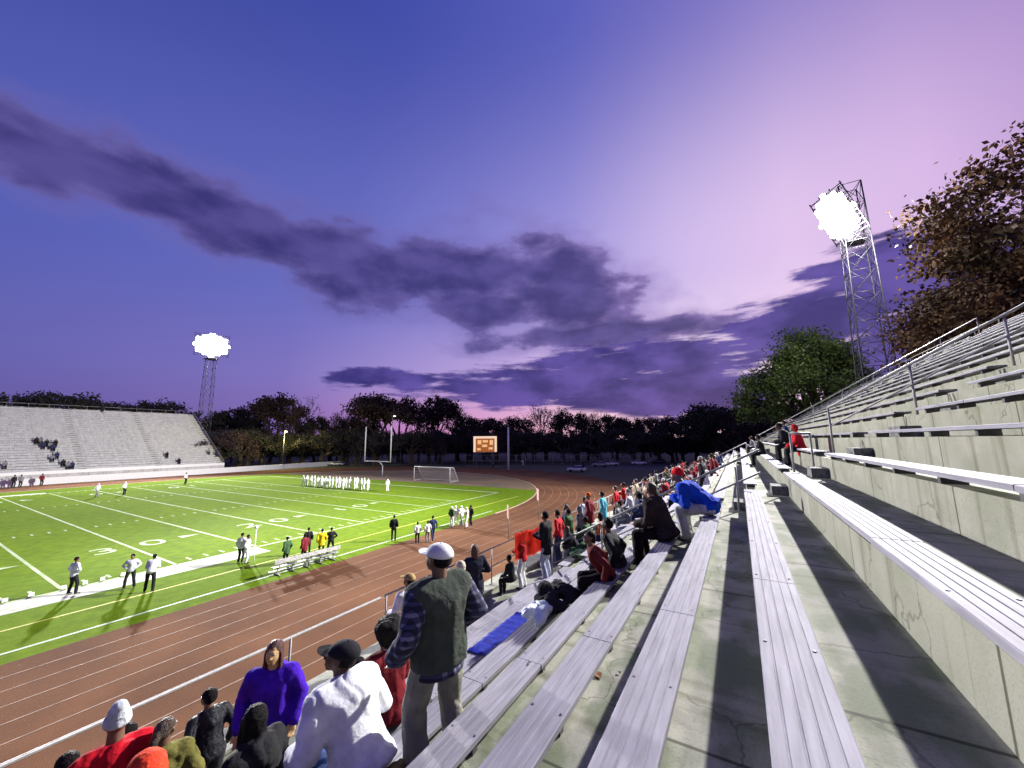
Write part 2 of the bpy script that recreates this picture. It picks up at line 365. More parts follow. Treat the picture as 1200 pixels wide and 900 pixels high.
# ---------------------------------------------------------------- floodlight towers
LENS=mat('lit_floodlight',(1,1,1),.4,var=0,emit=(1,.985,1),estr=35)
def lattice(mb,base,top,w0,w1,n,r=.07):
    b=Vector(base);t=Vector(top)
    C=[(-1,-1),(1,-1),(1,1),(-1,1)]
    def cor(f,i):
        w=(w0+(w1-w0)*f)/2; p=b.lerp(t,f); return p+Vector((C[i][0]*w,C[i][1]*w,0))
    for i in range(4): mb.tube(cor(0,i),cor(1,i),r,n=5)
    for k in range(n):
        f0=k/n;f1=(k+1)/n
        for i in range(4):
            j=(i+1)%4
            mb.tube(cor(f1,i),cor(f1,j),r*.6,n=4); mb.tube(cor(f0,i),cor(f1,j),r*.5,n=4); mb.tube(cor(f0,j),cor(f1,i),r*.5,n=4)
def tower(loc,h,aim,rows,cols,bw,bh,lamp_r,label,w0=3.2,w1=2.0,off=0,ext=.2,plat=True):
    e=empty('floodlight_tower',loc,0,label,'floodlight tower','floodlight towers')
    mb=MB(); lattice(mb,(0,0,0),(0,0,h+ext*bh),w0,w1,14); mb.obj('lattice_mast',DSTEEL,e)
    d=Vector((aim[0]-loc[0],aim[1]-loc[1],0)).normalized(); s=Vector((-d.y,d.x,0))
    tilt=R(25); f=Vector((d.x*math.cos(tilt),d.y*math.cos(tilt),-math.sin(tilt))); u=s.cross(f); 
    if u.z<0: u=-u
    c=Vector((0,0,h))+d*(w1/2+.5+off)
    mb=MB()
    for r_ in range(rows):
        p=c+u*((r_/(rows-1)-.5)*bh); mb.tube(p-s*bw/2,p+s*bw/2,.08,n=5)
    for q in (-.5,-.17,.17,.5): mb.tube(c+s*q*bw-u*bh*.55,c+s*q*bw+u*bh*.55,.07,n=5)
    for zz in (-.4,0,.4): mb.tube(c+u*bh*zz,Vector((0,0,c.z+bh*zz*.9)),.08,n=5)
    pz=h-bh*.62
    if not plat: w1=w1*.55
    mb.box(-w1*.8,w1*.8,-w1*.8,w1*.8,pz,pz+.06)
    for sx,sy in ((-1,-1),(1,-1),(1,1),(-1,1)): mb.tube((sx*w1*.8,sy*w1*.8,pz),(sx*w1*.8,sy*w1*.8,pz+1.1),.035,n=4)
    for zz in (.55,1.1):
        q=[(-w1*.8,-w1*.8,pz+zz),(w1*.8,-w1*.8,pz+zz),(w1*.8,w1*.8,pz+zz),(-w1*.8,w1*.8,pz+zz),(-w1*.8,-w1*.8,pz+zz)]; mb.path(q,.03,4)
    mb.obj('lamp_rack',DSTEEL,e)
    for r_ in range(rows):
        for c_ in range(cols):
            p=c+u*((r_/(rows-1)-.5)*bh)+s*((c_/(cols-1)-.5)*bw)+f*.1
            if ((r_/(rows-1)-.5)*2)**2*.9+((c_/(cols-1)-.5)*2)**2*.9>.93: continue  # lamps crowd an oversized round bank that stands in for their glare
            mb=MB(); mb.tube(p-f*.35,p+f*.1,lamp_r*.45,lamp_r,n=12); mb.tube(p-f*.55,p-f*.35,lamp_r*.4,lamp_r*.42,n=8)
            h_=mb.obj('floodlight',DSTEEL,e)
            mb=MB(); mb.ell(p+f*.10,(lamp_r*.93,)*3,2); mb.obj('lens',LENS,h_,smooth=True)
    return e,Vector(loc)+c+f*3.6
def spot(loc,aim,power,size,blend,rad=1.2,col=(1,.97,.93)):
    l=bpy.data.lights.new('floodlight_beam','SPOT'); l.energy=power; l.spot_size=R(size); l.spot_blend=blend; l.shadow_soft_size=rad; l.color=col
    o=bpy.data.objects.new('floodlight_beam',l); COL.objects.link(o); o.location=loc; o.rotation_euler=(Vector(aim)-Vector(loc)).to_track_quat('-Z','Y').to_euler(); return o
TR=(12.9,53.0,0)
e1,c1=tower(TR,HC+24.6,(-63,10),11,9,4.2,5.4,.31,'tall lattice floodlight tower with blazing lamps rising behind the right-hand grandstand',w0=3.1,w1=1.9,ext=.62,plat=False)
TL=at(240,487,x=-143.5); TL=(-143.5,TL.y,0)
e2,c2=tower(TL,HC+31.0,(-40,5),11,12,8.6,6.8,.46,'distant floodlight tower with blazing lamps behind the end of the far grandstand',w0=3,w1=2.1,off=.5)
c1=Vector((13.4,49.6,HC+22.0))  # beams start beside the rack, moved there to widen the bench shadows
spot(c1,(-52,5,0),155000,120,.5,rad=.6)
spot(c1,(-118,-5,6),620000,62,.7,rad=1.2)
spot(c1,(-3,4,5),160000,80,.8,rad=.4)
spot(c2,(4,8,9),1050000,24,.6,rad=2.0)
spot(c2,(-50,4,0),560000,70,.5,rad=2.5)
sp_=bpy.data.lights.new('floodlight_spill','POINT'); sp_.energy=4500; sp_.shadow_soft_size=1; so_=bpy.data.objects.new('floodlight_spill',sp_); COL.objects.link(so_); so_.location=c1+Vector((-.5,0,-.3))
# ---------------------------------------------------------------- world: dusk sky with clouds
w=bpy.data.worlds.new('World'); S.world=w; w.use_nodes=True; nt=w.node_tree; N=nt.nodes; L=nt.links
for x in list(N): N.remove(x)
out=N.new('ShaderNodeOutputWorld'); bg=N.new('ShaderNodeBackground'); bg.inputs[1].default_value=1.0
def M(op,a,b=None,c=None,clamp=False):
    x=N.new('ShaderNodeMath'); x.operation=op; x.use_clamp=clamp
    for i,v in enumerate((a,b,c)):
        if v is None: continue
        if isinstance(v,(int,float)): x.inputs[i].default_value=v
        else: L.new(v,x.inputs[i])
    return x.outputs[0]
def ramp(src,els,interp='LINEAR'):
    r=N.new('ShaderNodeValToRGB'); L.new(src,r.inputs[0]); e=r.color_ramp; e.interpolation=interp
    while len(e.elements)<len(els): e.elements.new(.5)
    for q,(p,c) in zip(e.elements,els): q.position=p; q.color=(*c,1)
    return r.outputs[0]
def srgb(r,g,b):
    f=lambda c:(c/255/12.92) if c/255<=.04045 else ((c/255+.055)/1.055)**2.4
    return (f(r),f(g),f(b))
def mixc(fac,a,b,mode='MIX'):
    x=N.new('ShaderNodeMix'); x.data_type='RGBA'; x.blend_type=mode
    if isinstance(fac,(int,float)): x.inputs[0].default_value=fac
    else: L.new(fac,x.inputs[0])
    for k,v in ((6,a),(7,b)):
        if isinstance(v,tuple): x.inputs[k].default_value=(*v,1)
        else: L.new(v,x.inputs[k])
    return x.outputs[2]
tc=N.new('ShaderNodeTexCoord'); nv=N.new('ShaderNodeVectorMath'); nv.operation='NORMALIZE'; L.new(tc.outputs['Generated'],nv.inputs[0])
sp=N.new('ShaderNodeSeparateXYZ'); L.new(nv.outputs[0],sp.inputs[0])
az=M('MULTIPLY',M('ARCTAN2',sp.outputs[0],sp.outputs[1]),180/math.pi)      # degrees from the track direction, + to the right
el=M('MULTIPLY',M('ARCSINE',sp.outputs[2]),180/math.pi)
azn=M('DIVIDE',M('ADD',az,90),150,clamp=True)       # -90..+60
# colour columns by azimuth for four elevations
def azel(u,v):
    d=ray(u,v).normalized(); return math.degrees(math.atan2(d.x,d.y)),math.degrees(math.asin(d.z))
P=lambda a:(a+90)/150
hor=ramp(azn,[(0,srgb(92,80,150)),(P(-62),srgb(128,98,168)),(P(-46),srgb(196,128,186)),(P(-30),srgb(240,166,200)),(P(-12),srgb(255,205,215)),(P(4),srgb(244,200,226)),(P(30),srgb(160,130,200)),(1,srgb(70,60,130))])
low=ramp(azn,[(0,srgb(100,98,174)),(P(-62),srgb(130,116,190)),(P(-46),srgb(172,150,212)),(P(-31),srgb(200,172,222)),(P(-17),srgb(238,208,238)),(P(-2),srgb(255,232,248)),(P(12),srgb(250,220,246)),(P(30),srgb(190,160,220)),(1,srgb(80,74,146))])
mid=ramp(azn,[(0,srgb(84,94,180)),(P(-55),srgb(104,110,194)),(P(-38),srgb(132,130,208)),(P(-22),srgb(160,152,222)),(P(-5),srgb(208,188,236)),(P(8),srgb(226,198,238)),(P(20),srgb(218,186,232)),(P(32),srgb(180,150,208)),(P(50),srgb(120,98,166))])
top=ramp(azn,[(0,srgb(56,70,152)),(P(-50),srgb(66,78,168)),(P(-20),srgb(90,96,186)),(P(10),srgb(128,118,196)),(P(32),srgb(130,110,184)),(1,srgb(80,70,140))])
zen=srgb(72,76,164)
sky=mixc(M('DIVIDE',el,9,clamp=True),hor,low)
def sm(a,b): 
    x=N.new('ShaderNodeMapRange'); x.interpolation_type='SMOOTHSTEP'; L.new(el,x.inputs[0]); x.inputs[1].default_value=a; x.inputs[2].default_value=b; return x.outputs[0]
sky=mixc(sm(5,24),sky,mid); sky=mixc(sm(24,54),sky,top); sky=mixc(sm(50,90),sky,zen)
# clouds: stretched blobs in azimuth/elevation, ragged by noise
cv=N.new('ShaderNodeCombineXYZ'); L.new(az,cv.inputs[0]); L.new(el,cv.inputs[1])
def nz(scale,det,rough,st=(1,1,1),off=(0,0,0)):
    mp=N.new('ShaderNodeMapping'); mp.inputs['Scale'].default_value=st; mp.inputs['Location'].default_value=off; L.new(cv.outputs[0],mp.inputs[0])
    n=N.new('ShaderNodeTexNoise'); n.inputs['Scale'].default_value=scale; n.inputs['Detail'].default_value=det; n.inputs['Roughness'].default_value=rough; L.new(mp.outputs[0],n.inputs['Vector']); return n
wn=nz(.09,6,.6)
wv=N.new('ShaderNodeVectorMath'); wv.operation='SUBTRACT'; L.new(wn.outputs['Color'],wv.inputs[0]); wv.inputs[1].default_value=(.5,.5,.5)
ws=N.new('ShaderNodeVectorMath'); ws.operation='MULTIPLY_ADD'; L.new(wv.outputs[0],ws.inputs[0]); ws.inputs[1].default_value=(9,4,0); L.new(cv.outputs[0],ws.inputs[2])
def blob(p0,p1,w,amp=1.0):
    a0=Vector(azel(*p0));a1=Vector(azel(*p1)); c=(a0+a1)/2; d=a1-a0; ln=d.length/2; ang=math.atan2(d.y,d.x)
    wd=w*math.cos(math.atan(math.hypot((p0[0]-600)/443,0)))**2/443*180/math.pi
    mp=N.new('ShaderNodeMapping'); mp.vector_type='TEXTURE'; mp.inputs['Location'].default_value=(c.x,c.y,0); mp.inputs['Rotation'].default_value=(0,0,ang); mp.inputs['Scale'].default_value=(ln*1.15,max(wd,1.0),1)
    L.new(ws.outputs[0],mp.inputs[0]); ve=N.new('ShaderNodeVectorMath'); ve.operation='LENGTH'; L.new(mp.outputs[0],ve.inputs[0])
    return M('MULTIPLY',M('SUBTRACT',1.25,ve.outputs['Value']),amp)
def cloudfield(bl):
    d=None
    for b in bl:
        x=blob(*b); d=x if d is None else M('SMOOTH_MAX',d,x,.25)
    return d
A_=cloudfield([((-120,80),(120,225),95),((20,160),(260,250),72),((160,215),(400,300),62),((300,270),(520,345),54),((440,300),(660,330),42),((500,345),(640,372),30),((600,300),(750,372),48),((590,400),(850,374),17),((640,330),(700,385),44)])
B_=cloudfield([((520,452),(760,448),24),((620,438),(880,412),26),((650,462),(900,448),28),((860,400),(1060,350),44),((960,345),(1200,290),60),((980,420),(1230,420),80),((390,442),(460,440),14),((450,447),(515,444),13),((700,478),(880,470),15),((920,325),(1000,312),7,.9)])
n1=nz(.13,9,.52,(.9,1.9,1)); n2=nz(.30,8,.6,(.35,2.2,1),(3,7,0))
dA=M('ADD',A_,M('MULTIPLY',M('SUBTRACT',n1.outputs[0],.42),2.0))
dB=M('ADD',B_,M('MULTIPLY',M('SUBTRACT',n2.outputs[0],.43),2.6))
def mr(x_,a,b):
    x=N.new('ShaderNodeMapRange'); x.interpolation_type='SMOOTHSTEP'; L.new(x_,x.inputs[0]); x.inputs[1].default_value=a; x.inputs[2].default_value=b; return x.outputs[0]
kA=M('MAXIMUM',mr(dA,.22,.62),M('MULTIPLY',mr(dA,-.25,.5),.45)); kB=M('MULTIPLY',mr(dB,.15,.65),mr(M('ADD',M('ADD',el,M('MULTIPLY',mr(az,-20,-5),2.4)),M('MULTIPLY',nz(.5,3,.5,(.2,1,1)).outputs[0],1.5)),3.6,5.6))
shade=nz(.12,6,.5,(1,2,1),(11,2,0))
cA=mixc(mr(shade.outputs[0],.35,.68),srgb(56,50,112),srgb(88,78,146))
rim=mixc(mr(azn,P(-50),P(0)),srgb(112,102,172),srgb(150,126,190))
cA=mixc(mr(dA,.2,1.0),rim,cA)
cB=mixc(mr(shade.outputs[0],.35,.65),srgb(50,45,116),srgb(94,78,162))
sky=mixc(M('MULTIPLY',kA,.93),sky,cA); sky=mixc(M('MULTIPLY',kB,.96),sky,cB)
L.new(sky,bg.inputs[0]); L.new(bg.outputs[0],out.inputs[0])
sk=N.new('ShaderNodeTexSky'); sk.sky_type='NISHITA'; sk.sun_disc=False; sk.sun_elevation=R(1.0); sk.sun_rotation=R(-2)
b2=N.new('ShaderNodeBackground'); b2.inputs[1].default_value=.002; L.new(sk.outputs[0],b2.inputs[0]); ad=N.new('ShaderNodeAddShader'); L.new(bg.outputs[0],ad.inputs[0]); L.new(b2.outputs[0],ad.inputs[1]); L.new(ad.outputs[0],out.inputs[0])
sl=bpy.data.lights.new('afterglow_sun','SUN'); sl.energy=.03; sl.angle=R(15); sl.color=(1,.7,.75); so=bpy.data.objects.new('afterglow_sun',sl); COL.objects.link(so); so.rotation_euler=(R(87),0,R(180))
S.view_settings.view_transform='Standard'; S.view_settings.look='None'; S.view_settings.exposure=0; S.view_settings.gamma=1
#@@TREES
# ---------------------------------------------------------------- trees
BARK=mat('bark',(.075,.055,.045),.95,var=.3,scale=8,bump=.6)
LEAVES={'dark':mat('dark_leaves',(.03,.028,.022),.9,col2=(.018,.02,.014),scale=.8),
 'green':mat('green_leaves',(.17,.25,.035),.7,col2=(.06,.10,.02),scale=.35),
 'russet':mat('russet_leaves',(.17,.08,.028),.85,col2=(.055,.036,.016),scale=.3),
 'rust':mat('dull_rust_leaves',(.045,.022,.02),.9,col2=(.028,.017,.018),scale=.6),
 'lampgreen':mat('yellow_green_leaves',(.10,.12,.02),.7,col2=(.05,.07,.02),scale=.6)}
def grow(rng,h,spread,depth,trunk_r,levels=4,up=.35,trunk_f=.3):
    segs=[];tips=[]
    def br(p,d,ln,r,lv):
        q=p+d*ln
        mid=p.lerp(q,.5)+Vector((rng.uniform(-1,1),rng.uniform(-1,1),rng.uniform(-.5,.5)))*ln*.07
        segs.append((p,mid,r,r*.85)); segs.append((mid,q,r*.85,r*.68))
        if lv>=levels-1: tips.append((q,lv)); tips.append((mid,lv))
        if lv==levels: return
        n=rng.choice((2,3,3)) if lv else rng.choice((4,5))
        a0=rng.uniform(0,6.28)
        for i in range(n):
            a=a0+6.28*i/n+rng.uniform(-.5,.5); t=rng.uniform(.45,1.0)*spread if lv else rng.uniform(.35,.9)*spread
            ax=d.orthogonal().normalized(); ax=Matrix.Rotation(a,3,d)@ax
            nd=(d*math.cos(t)+ax*math.sin(t)); nd.z+=up*.35; nd.normalize()
            st=q if (lv or i>1) else p.lerp(q,rng.uniform(.6,1))
            br(st,nd,ln*rng.uniform(.62,.86)*(1 if lv else 1.0),r*.62,lv+1)
    br(Vector((0,0,0)),Vector((rng.uniform(-.06,.06),rng.uniform(-.06,.06),1)).normalized(),h*trunk_f,trunk_r,0)
    return segs,tips
def tree_meshes(seed,h,spread,leafn,leafs,leafr,levels=4,up=.35,trunk_f=.3,wide=1.0):
    rng=random.Random(seed); segs,tips=grow(rng,h,spread,0,h*.022,levels,up,trunk_f)
    zmax=max(t[0].z for t in tips); sc=h*.96/zmax
    mb=MB()
    T=lambda p: Vector((p.x*sc*wide,p.y*sc*wide,p.z*sc))
    for a,b,r0,r1 in segs: mb.tube(T(a),T(b),max(r0*sc,.02),max(r1*sc,.015),n=6 if r0>h*.008 else 4,cap=False)
    tr=mb.mesh('trunk',recalc=False)
    nr=np.random.RandomState(seed); V=[];F=[]
    tp=[T(t[0]) for t in tips]
    for i in range(leafn):
        c=tp[nr.randint(len(tp))]; o=np.clip(nr.normal(size=3),-1.35,1.35)*leafr*(.35+.65*nr.rand()); o[2]*=.7
        c=np.array(c)+o; s=leafs*(.6+.8*nr.rand()); a=nr.normal(size=3);a/=np.linalg.norm(a); b=np.cross(a,nr.normal(size=3)); b/=np.linalg.norm(b)
        k=len(V); V+= [tuple(c-a*s),tuple(c+b*s*.6),tuple(c+a*s),tuple(c-b*s*.6)]; F.append((k,k+1,k+2,k+3))
    cr=bpy.data.meshes.new('crown')
    if F: cr.from_pydata(V,[],F)
    return tr,cr
def make_tree(name,ms,leaf,label,cat,loc,rz,sc=1,group=None,has_leaves=True):
    e=empty(name,loc,rz,label,cat,group); e.scale=(sc,sc,sc)
    t=bpy.data.objects.new('trunk',ms[0]); COL.objects.link(t); t.parent=e
    if not ms[0].materials: ms[0].materials.append(BARK)
    if has_leaves:
        c=bpy.data.objects.new('crown',ms[1]); COL.objects.link(c); c.parent=e
        if not ms[1].materials: ms[1].materials.append(LEAVES['dark'])
        c.material_slots[0].link='OBJECT'; c.material_slots[0].material=LEAVES[leaf]
    return e
VAR=[tree_meshes(s,18,.75,5200,.30,1.0,4,.3,.28,1.0) for s in (3,4,5)]+[tree_meshes(s,18,.85,6500,.32,1.25,4,.15,.22,1.25) for s in (8,9)]
BUSH=[tree_meshes(s,16,1.0,5600,.34,1.5,4,.05,.09,1.5) for s in (31,32,33)]
THIN=[tree_meshes(s,18,.6,700,.2,.8,5,.5,.3,.8) for s in (21,22)]
def top_z(u,v,p):   # height at which a line of sight passes over a ground point
    w=ray(u,v); s=math.hypot(p[0],p[1])/math.hypot(w.x,w.y); return w.z*s+HC
rt=random.Random(5)
# (pixel column, pixel row of the top, distance, kind, leaf)
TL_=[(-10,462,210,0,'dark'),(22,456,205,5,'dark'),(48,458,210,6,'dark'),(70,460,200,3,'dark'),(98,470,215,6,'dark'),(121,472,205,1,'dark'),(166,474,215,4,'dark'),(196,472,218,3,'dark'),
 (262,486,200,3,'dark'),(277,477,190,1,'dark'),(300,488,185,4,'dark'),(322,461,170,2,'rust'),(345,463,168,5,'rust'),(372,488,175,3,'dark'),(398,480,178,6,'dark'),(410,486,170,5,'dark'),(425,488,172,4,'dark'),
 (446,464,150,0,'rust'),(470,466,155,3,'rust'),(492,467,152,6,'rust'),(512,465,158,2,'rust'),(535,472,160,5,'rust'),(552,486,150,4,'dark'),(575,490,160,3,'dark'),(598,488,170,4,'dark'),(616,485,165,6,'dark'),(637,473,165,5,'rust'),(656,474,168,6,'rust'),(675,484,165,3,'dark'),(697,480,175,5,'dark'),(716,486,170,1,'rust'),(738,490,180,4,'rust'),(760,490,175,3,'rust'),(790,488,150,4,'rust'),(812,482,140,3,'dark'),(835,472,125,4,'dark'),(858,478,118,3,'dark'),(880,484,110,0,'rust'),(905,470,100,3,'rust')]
desc={'dark':'dark dense','rust':'reddish autumn'}
def nearest(u):
    R_=[(30,'above the left end of the far grandstand'),(120,'above the middle of the far grandstand'),(185,'above the right part of the far grandstand'),(290,'just right of the far grandstand'),(335,'behind the yellow street lamp'),(400,'left of the goalpost'),(445,'behind the goalpost uprights'),(500,'behind the backstop fence'),(568,'behind the scoreboard'),(600,'behind the tall pale pole'),(650,'right of the tall pale pole'),(715,'beyond the parked cars'),(790,'left of the round-topped tree'),(850,'round-topped, beside the upper end of the grandstand')]
    return min(R_,key=lambda t:abs(t[0]-u))[1]
cnt={}
for i,(u,v,D,kd,lf) in enumerate(TL_):
    d=ray(u,v); h=math.hypot(d.x,d.y); p=(d.x/h*D,d.y/h*D); zt=top_z(u,v,p)
    ms=(VAR+THIN)[kd]; thin=kd>=5; w_=nearest(u); kind=('bare thin-branched' if thin else desc[lf]); key=(w_,)
    cnt[key]=cnt.get(key,0)+1; nth=['','second ','third ','fourth ','fifth ','sixth '][cnt[key]-1]
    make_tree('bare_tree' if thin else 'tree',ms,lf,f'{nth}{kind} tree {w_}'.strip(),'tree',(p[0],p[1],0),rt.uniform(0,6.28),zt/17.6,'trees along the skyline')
# lower filling row between field and skyline trees
for i in range(40):
    u=250+i*15.7+rt.uniform(-5,5); D=rt.uniform(128,150); d=ray(u,500); h=math.hypot(d.x,d.y); 
    if u>870: break
    p=(d.x/h*D*(1.1 if u<420 else 1),d.y/h*D*(1.1 if u<420 else 1)); zt=top_z(u,502+rt.uniform(-6,5),p)
    make_tree('small_tree',BUSH[rt.choice((0,1,2))],rt.choice(('dark','dark','rust')),f'low dark tree beyond the bend, {["first","second","third","fourth","fifth","sixth","seventh","eighth","ninth","tenth"][i%10]} from {["the left end","the goalpost","the scoreboard","the parked cars"][i//10]}','tree',(p[0],p[1],0),rt.uniform(0,6.28),zt/17.6,'low trees beyond the bend')
# tree lit by the yellow street lamp
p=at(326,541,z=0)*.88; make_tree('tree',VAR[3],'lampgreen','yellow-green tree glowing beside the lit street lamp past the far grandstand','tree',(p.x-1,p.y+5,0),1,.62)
# big trees behind the near grandstand
GT=tree_meshes(41,22,.95,42000,.16,1.2,5,.12,.16,.66)
make_tree('green_tree',GT,'green','big round green-leaved tree left of the near floodlight tower','tree',(9.6,70,0),.6,1.13)
RTm=tree_meshes(61,24,.95,66000,.16,1.15,5,.22,.2,.80)
make_tree('russet_tree',RTm,'russet','tall airy russet-leaved tree over the top right of the grandstand','tree',(23,46,0),2.1,1.08)
make_tree('russet_tree',RTm,'russet','second russet tree behind, cut by the right edge of the frame','tree',(32,47,0),4.2,1.45)
make_tree('russet_tree',RTm,'rust','low reddish tree behind the grandstand between green tree and bend','tree',(7,95,0),4.2,.5)

# ---------------------------------------------------------------- continuous bodies and clothes
_ico={}; _TS=None
def ico(n):
    if n not in _ico:
        b=bmesh.new(); bmesh.ops.create_icosphere(b,subdivisions=n,radius=1); _ico[n]=[v.co.copy() for v in b.verts]; b.free()
    return _ico[n]
def rr(r): return (r,r,r) if isinstance(r,(int,float)) else r
def blobmesh(pieces,vox,sm=3,noise=0,seed=0,sub=2):
    """one closed skin over rounded pieces: each piece is [(centre, radius, rotation), ...] hulled together"""
    global _TS,_TO
    V=[];F=[]
    for pc in pieces:
        t=bmesh.new()
        for e in pc:
            c=Vector(e[0]); r=rr(e[1]); q=e[2] if len(e)>2 else None
            for p in ico(sub):
                v=Vector((p.x*r[0],p.y*r[1],p.z*r[2]))
                if q is not None: v=q@v
                t.verts.new(c+v)
        bmesh.ops.convex_hull(t,input=t.verts)
        k=len(V); ix={}
        for v in t.verts:
            if v.link_faces: ix[v]=k+len(ix); V.append(tuple(v.co))
        F+=[[ix[v] for v in f.verts] for f in t.faces]
        t.free()
    if _TS is None:
        _TS=bpy.data.scenes.new('workbench'); _TO=bpy.data.objects.new('b',bpy.data.meshes.new('b')); _TS.collection.objects.link(_TO)
        md=_TO.modifiers.new('r','REMESH'); md.mode='VOXEL'; ms=_TO.modifiers.new('s','SMOOTH'); ms.factor=.5
    me=_TO.data; me.clear_geometry(); me.from_pydata(V,[],F); me.update()
    _TO.modifiers['r'].voxel_size=vox; _TO.modifiers['s'].iterations=sm
    _TO.update_tag(); me.update_tag()
    vl=_TS.view_layers[0]; vl.update(); dg=vl.depsgraph
    out=bpy.data.meshes.new_from_object(_TO.evaluated_get(dg))
    if noise:
        from mathutils import noise as nz_
        off=Vector((seed*3.1,seed*1.7,0))
        n_=len(out.vertices); co_=np.empty(n_*3); out.vertices.foreach_get('co',co_); nn_=np.empty(n_*3); out.vertex_normals.foreach_get('vector',nn_); co_=co_.reshape(-1,3); nn_=nn_.reshape(-1,3); ks=np.empty(n_)
        for i_ in range(n_):
            v_=Vector(co_[i_]); k=nz_.noise(v_*7+off)*.35+nz_.noise(v_*18+off)*.15-(1-min(1,abs(nz_.noise(v_*Vector((6,6,3.2))+off))*5))*.45
            ks[i_]=k
        co_+=nn_*(noise*ks)[:,None]; out.vertices.foreach_set('co',co_.ravel()); out.update()
    out.polygons.foreach_set('use_smooth',[True]*len(out.polygons))
    return out
def ik(a,b,l1,l2,bend):
    a=Vector(a);b=Vector(b); d=b-a; L_=min(d.length,(l1+l2)*.998); dn=d.normalized()
    b=a+dn*L_; x=(l1*l1-l2*l2+L_*L_)/(2*L_); h=math.sqrt(max(0,l1*l1-x*x)); bn=Vector(bend); bn=(bn-dn*bn.dot(dn)).normalized()
    return a+dn*x+bn*h,b
def skeleton(sit=False,lean=0,twist=0,head_yaw=0,head_pitch=0,hands=None,feet=None,seat=.45,side=0,bendarm=None):
    J={}
    pz=(seat+.11) if sit else .96
    J['pelvis']=Vector((0,0,pz)); ld=R(lean); ly=R(twist)
    up=Vector((math.sin(R(side)),math.sin(ld),math.cos(ld))).normalized(); rt_=Vector((math.cos(ly),math.sin(ly)*1,0)); rt_=(rt_-up*rt_.dot(up)).normalized(); fw=up.cross(rt_)
    J['up'],J['rt'],J['fw']=up,rt_,fw
    J['waist']=J['pelvis']+up*.17; J['chest']=J['pelvis']+up*.36; J['neck']=J['pelvis']+up*.52+fw*.0
    hp=Matrix.Rotation(R(head_yaw),3,'Z')@Matrix.Rotation(-R(head_pitch),3,'X')
    J['hrot']=hp; J['head']=J['neck']+up*.06+hp@Vector((0,.025,.115))
    for s,n in ((-1,'L'),(1,'R')):
        sh=J['pelvis']+up*.46+rt_*s*.185; J['sh'+n]=sh
        h=(hands or {}).get(n)
        if h is None: h=(s*.27,.06,.0) # relative to pelvis
        tgt=J['pelvis']+Vector(h)
        be=(bendarm or {}).get(n,(s*.5,-1,-.25))
        J['el'+n],J['wr'+n]=ik(sh,tgt,.285,.25,be)
        hip=J['pelvis']+Vector((s*.095,0,-.04)); J['hip'+n]=hip
        f=(feet or {}).get(n)
        if f is None: f=(s*.12,.44,.09) if sit else (s*.11,0,.09)
        J['kn'+n],J['an'+n]=ik(hip,f,.43,.42,(s*.15,1,.6 if sit else .0))
    return J
def torso(J,i=0,k=1):
    u,r,f=J['up'],J['rt'],J['fw']; q=Matrix((r,f,u)).transposed()
    P_=[[(J['pelvis']-u*.02,(.155+i,.115+i,.10+i),q),(J['waist'],(.135+i,.10+i,.08+i),q)],
        [(J['waist'],(.135+i,.10+i,.08+i),q),(J['chest'],(.165+i,.12+i,.10+i),q)],
        [(J['chest'],(.16+i,.115+i,.10+i),q),(J['shL']+r*.02,.055+i),(J['shR']-r*.02,.055+i),(J['neck']-u*.04,(.065+i,.06+i,.04),q)]]
    return P_
def arms(J,i=0,upto=1.0,wr=.03):
    o=[]
    for n in 'LR':
        o.append([(J['sh'+n],.056+i),(J['el'+n],.042+i)]); e=J['el'+n].lerp(J['wr'+n],upto); o.append([(J['el'+n],.042+i),(e,wr+i)])
    return o
def legs(J,i=0,an=.045,upto=1.0):
    o=[]
    for n in 'LR':
        o.append([(J['hip'+n],(.085+i)),(J['kn'+n],.058+i)]); e=J['kn'+n].lerp(J['an'+n],upto)
        mid=J['kn'+n].lerp(J['an'+n],.3); o.append([(J['kn'+n],.056+i),(mid,.058+i)]); o.append([(mid,.058+i),(e,an+i)])
    return o
def feetp(J,i=0,which='LR'):
    o=[]
    for n in which:
        a=J['an'+n]; s=-1 if n=='L' else 1
        o.append([((a.x,a.y-.03,a.z-.045),(.038+i,.045+i,.042)),((a.x+s*.02,a.y+.15,a.z-.06),(.042+i,.05+i,.03))])
    return o
def headp(J,i=0,face=True):
    h=J['head'];q=J['hrot']
    def H(x,y,z): return h+q@Vector((x,y,z))
    P_=[[(H(0,-.012,.03),(.076,.094,.088),q),(H(0,.02,-.03),(.066,.078,.07),q)],[(H(0,.02,-.03),(.064,.072,.06),q),(H(0,.052,-.085),(.035,.032,.028),q)],
        [(J['neck']-J['up']*.03,.062),(H(0,-.02,-.06),.054)]]
    if face:
        P_+=[[(H(0,.088,.015),.010),(H(0,.108,-.028),.013)],[(H(-.014,.094,-.03),.009),(H(.014,.094,-.03),.009)],
             [(H(-.022,.083,-.062),.009),(H(.022,.083,-.062),.009)],[(H(-.03,.083,.03),.010),(H(.03,.083,.03),.010)],
             [(H(.079,-.008,.012),(.008,.018,.02)),(H(.076,-.002,-.02),(.007,.012,.014))],[(H(-.079,-.008,.012),(.008,.018,.02)),(H(-.076,-.002,-.02),(.007,.012,.014))]]
    return P_
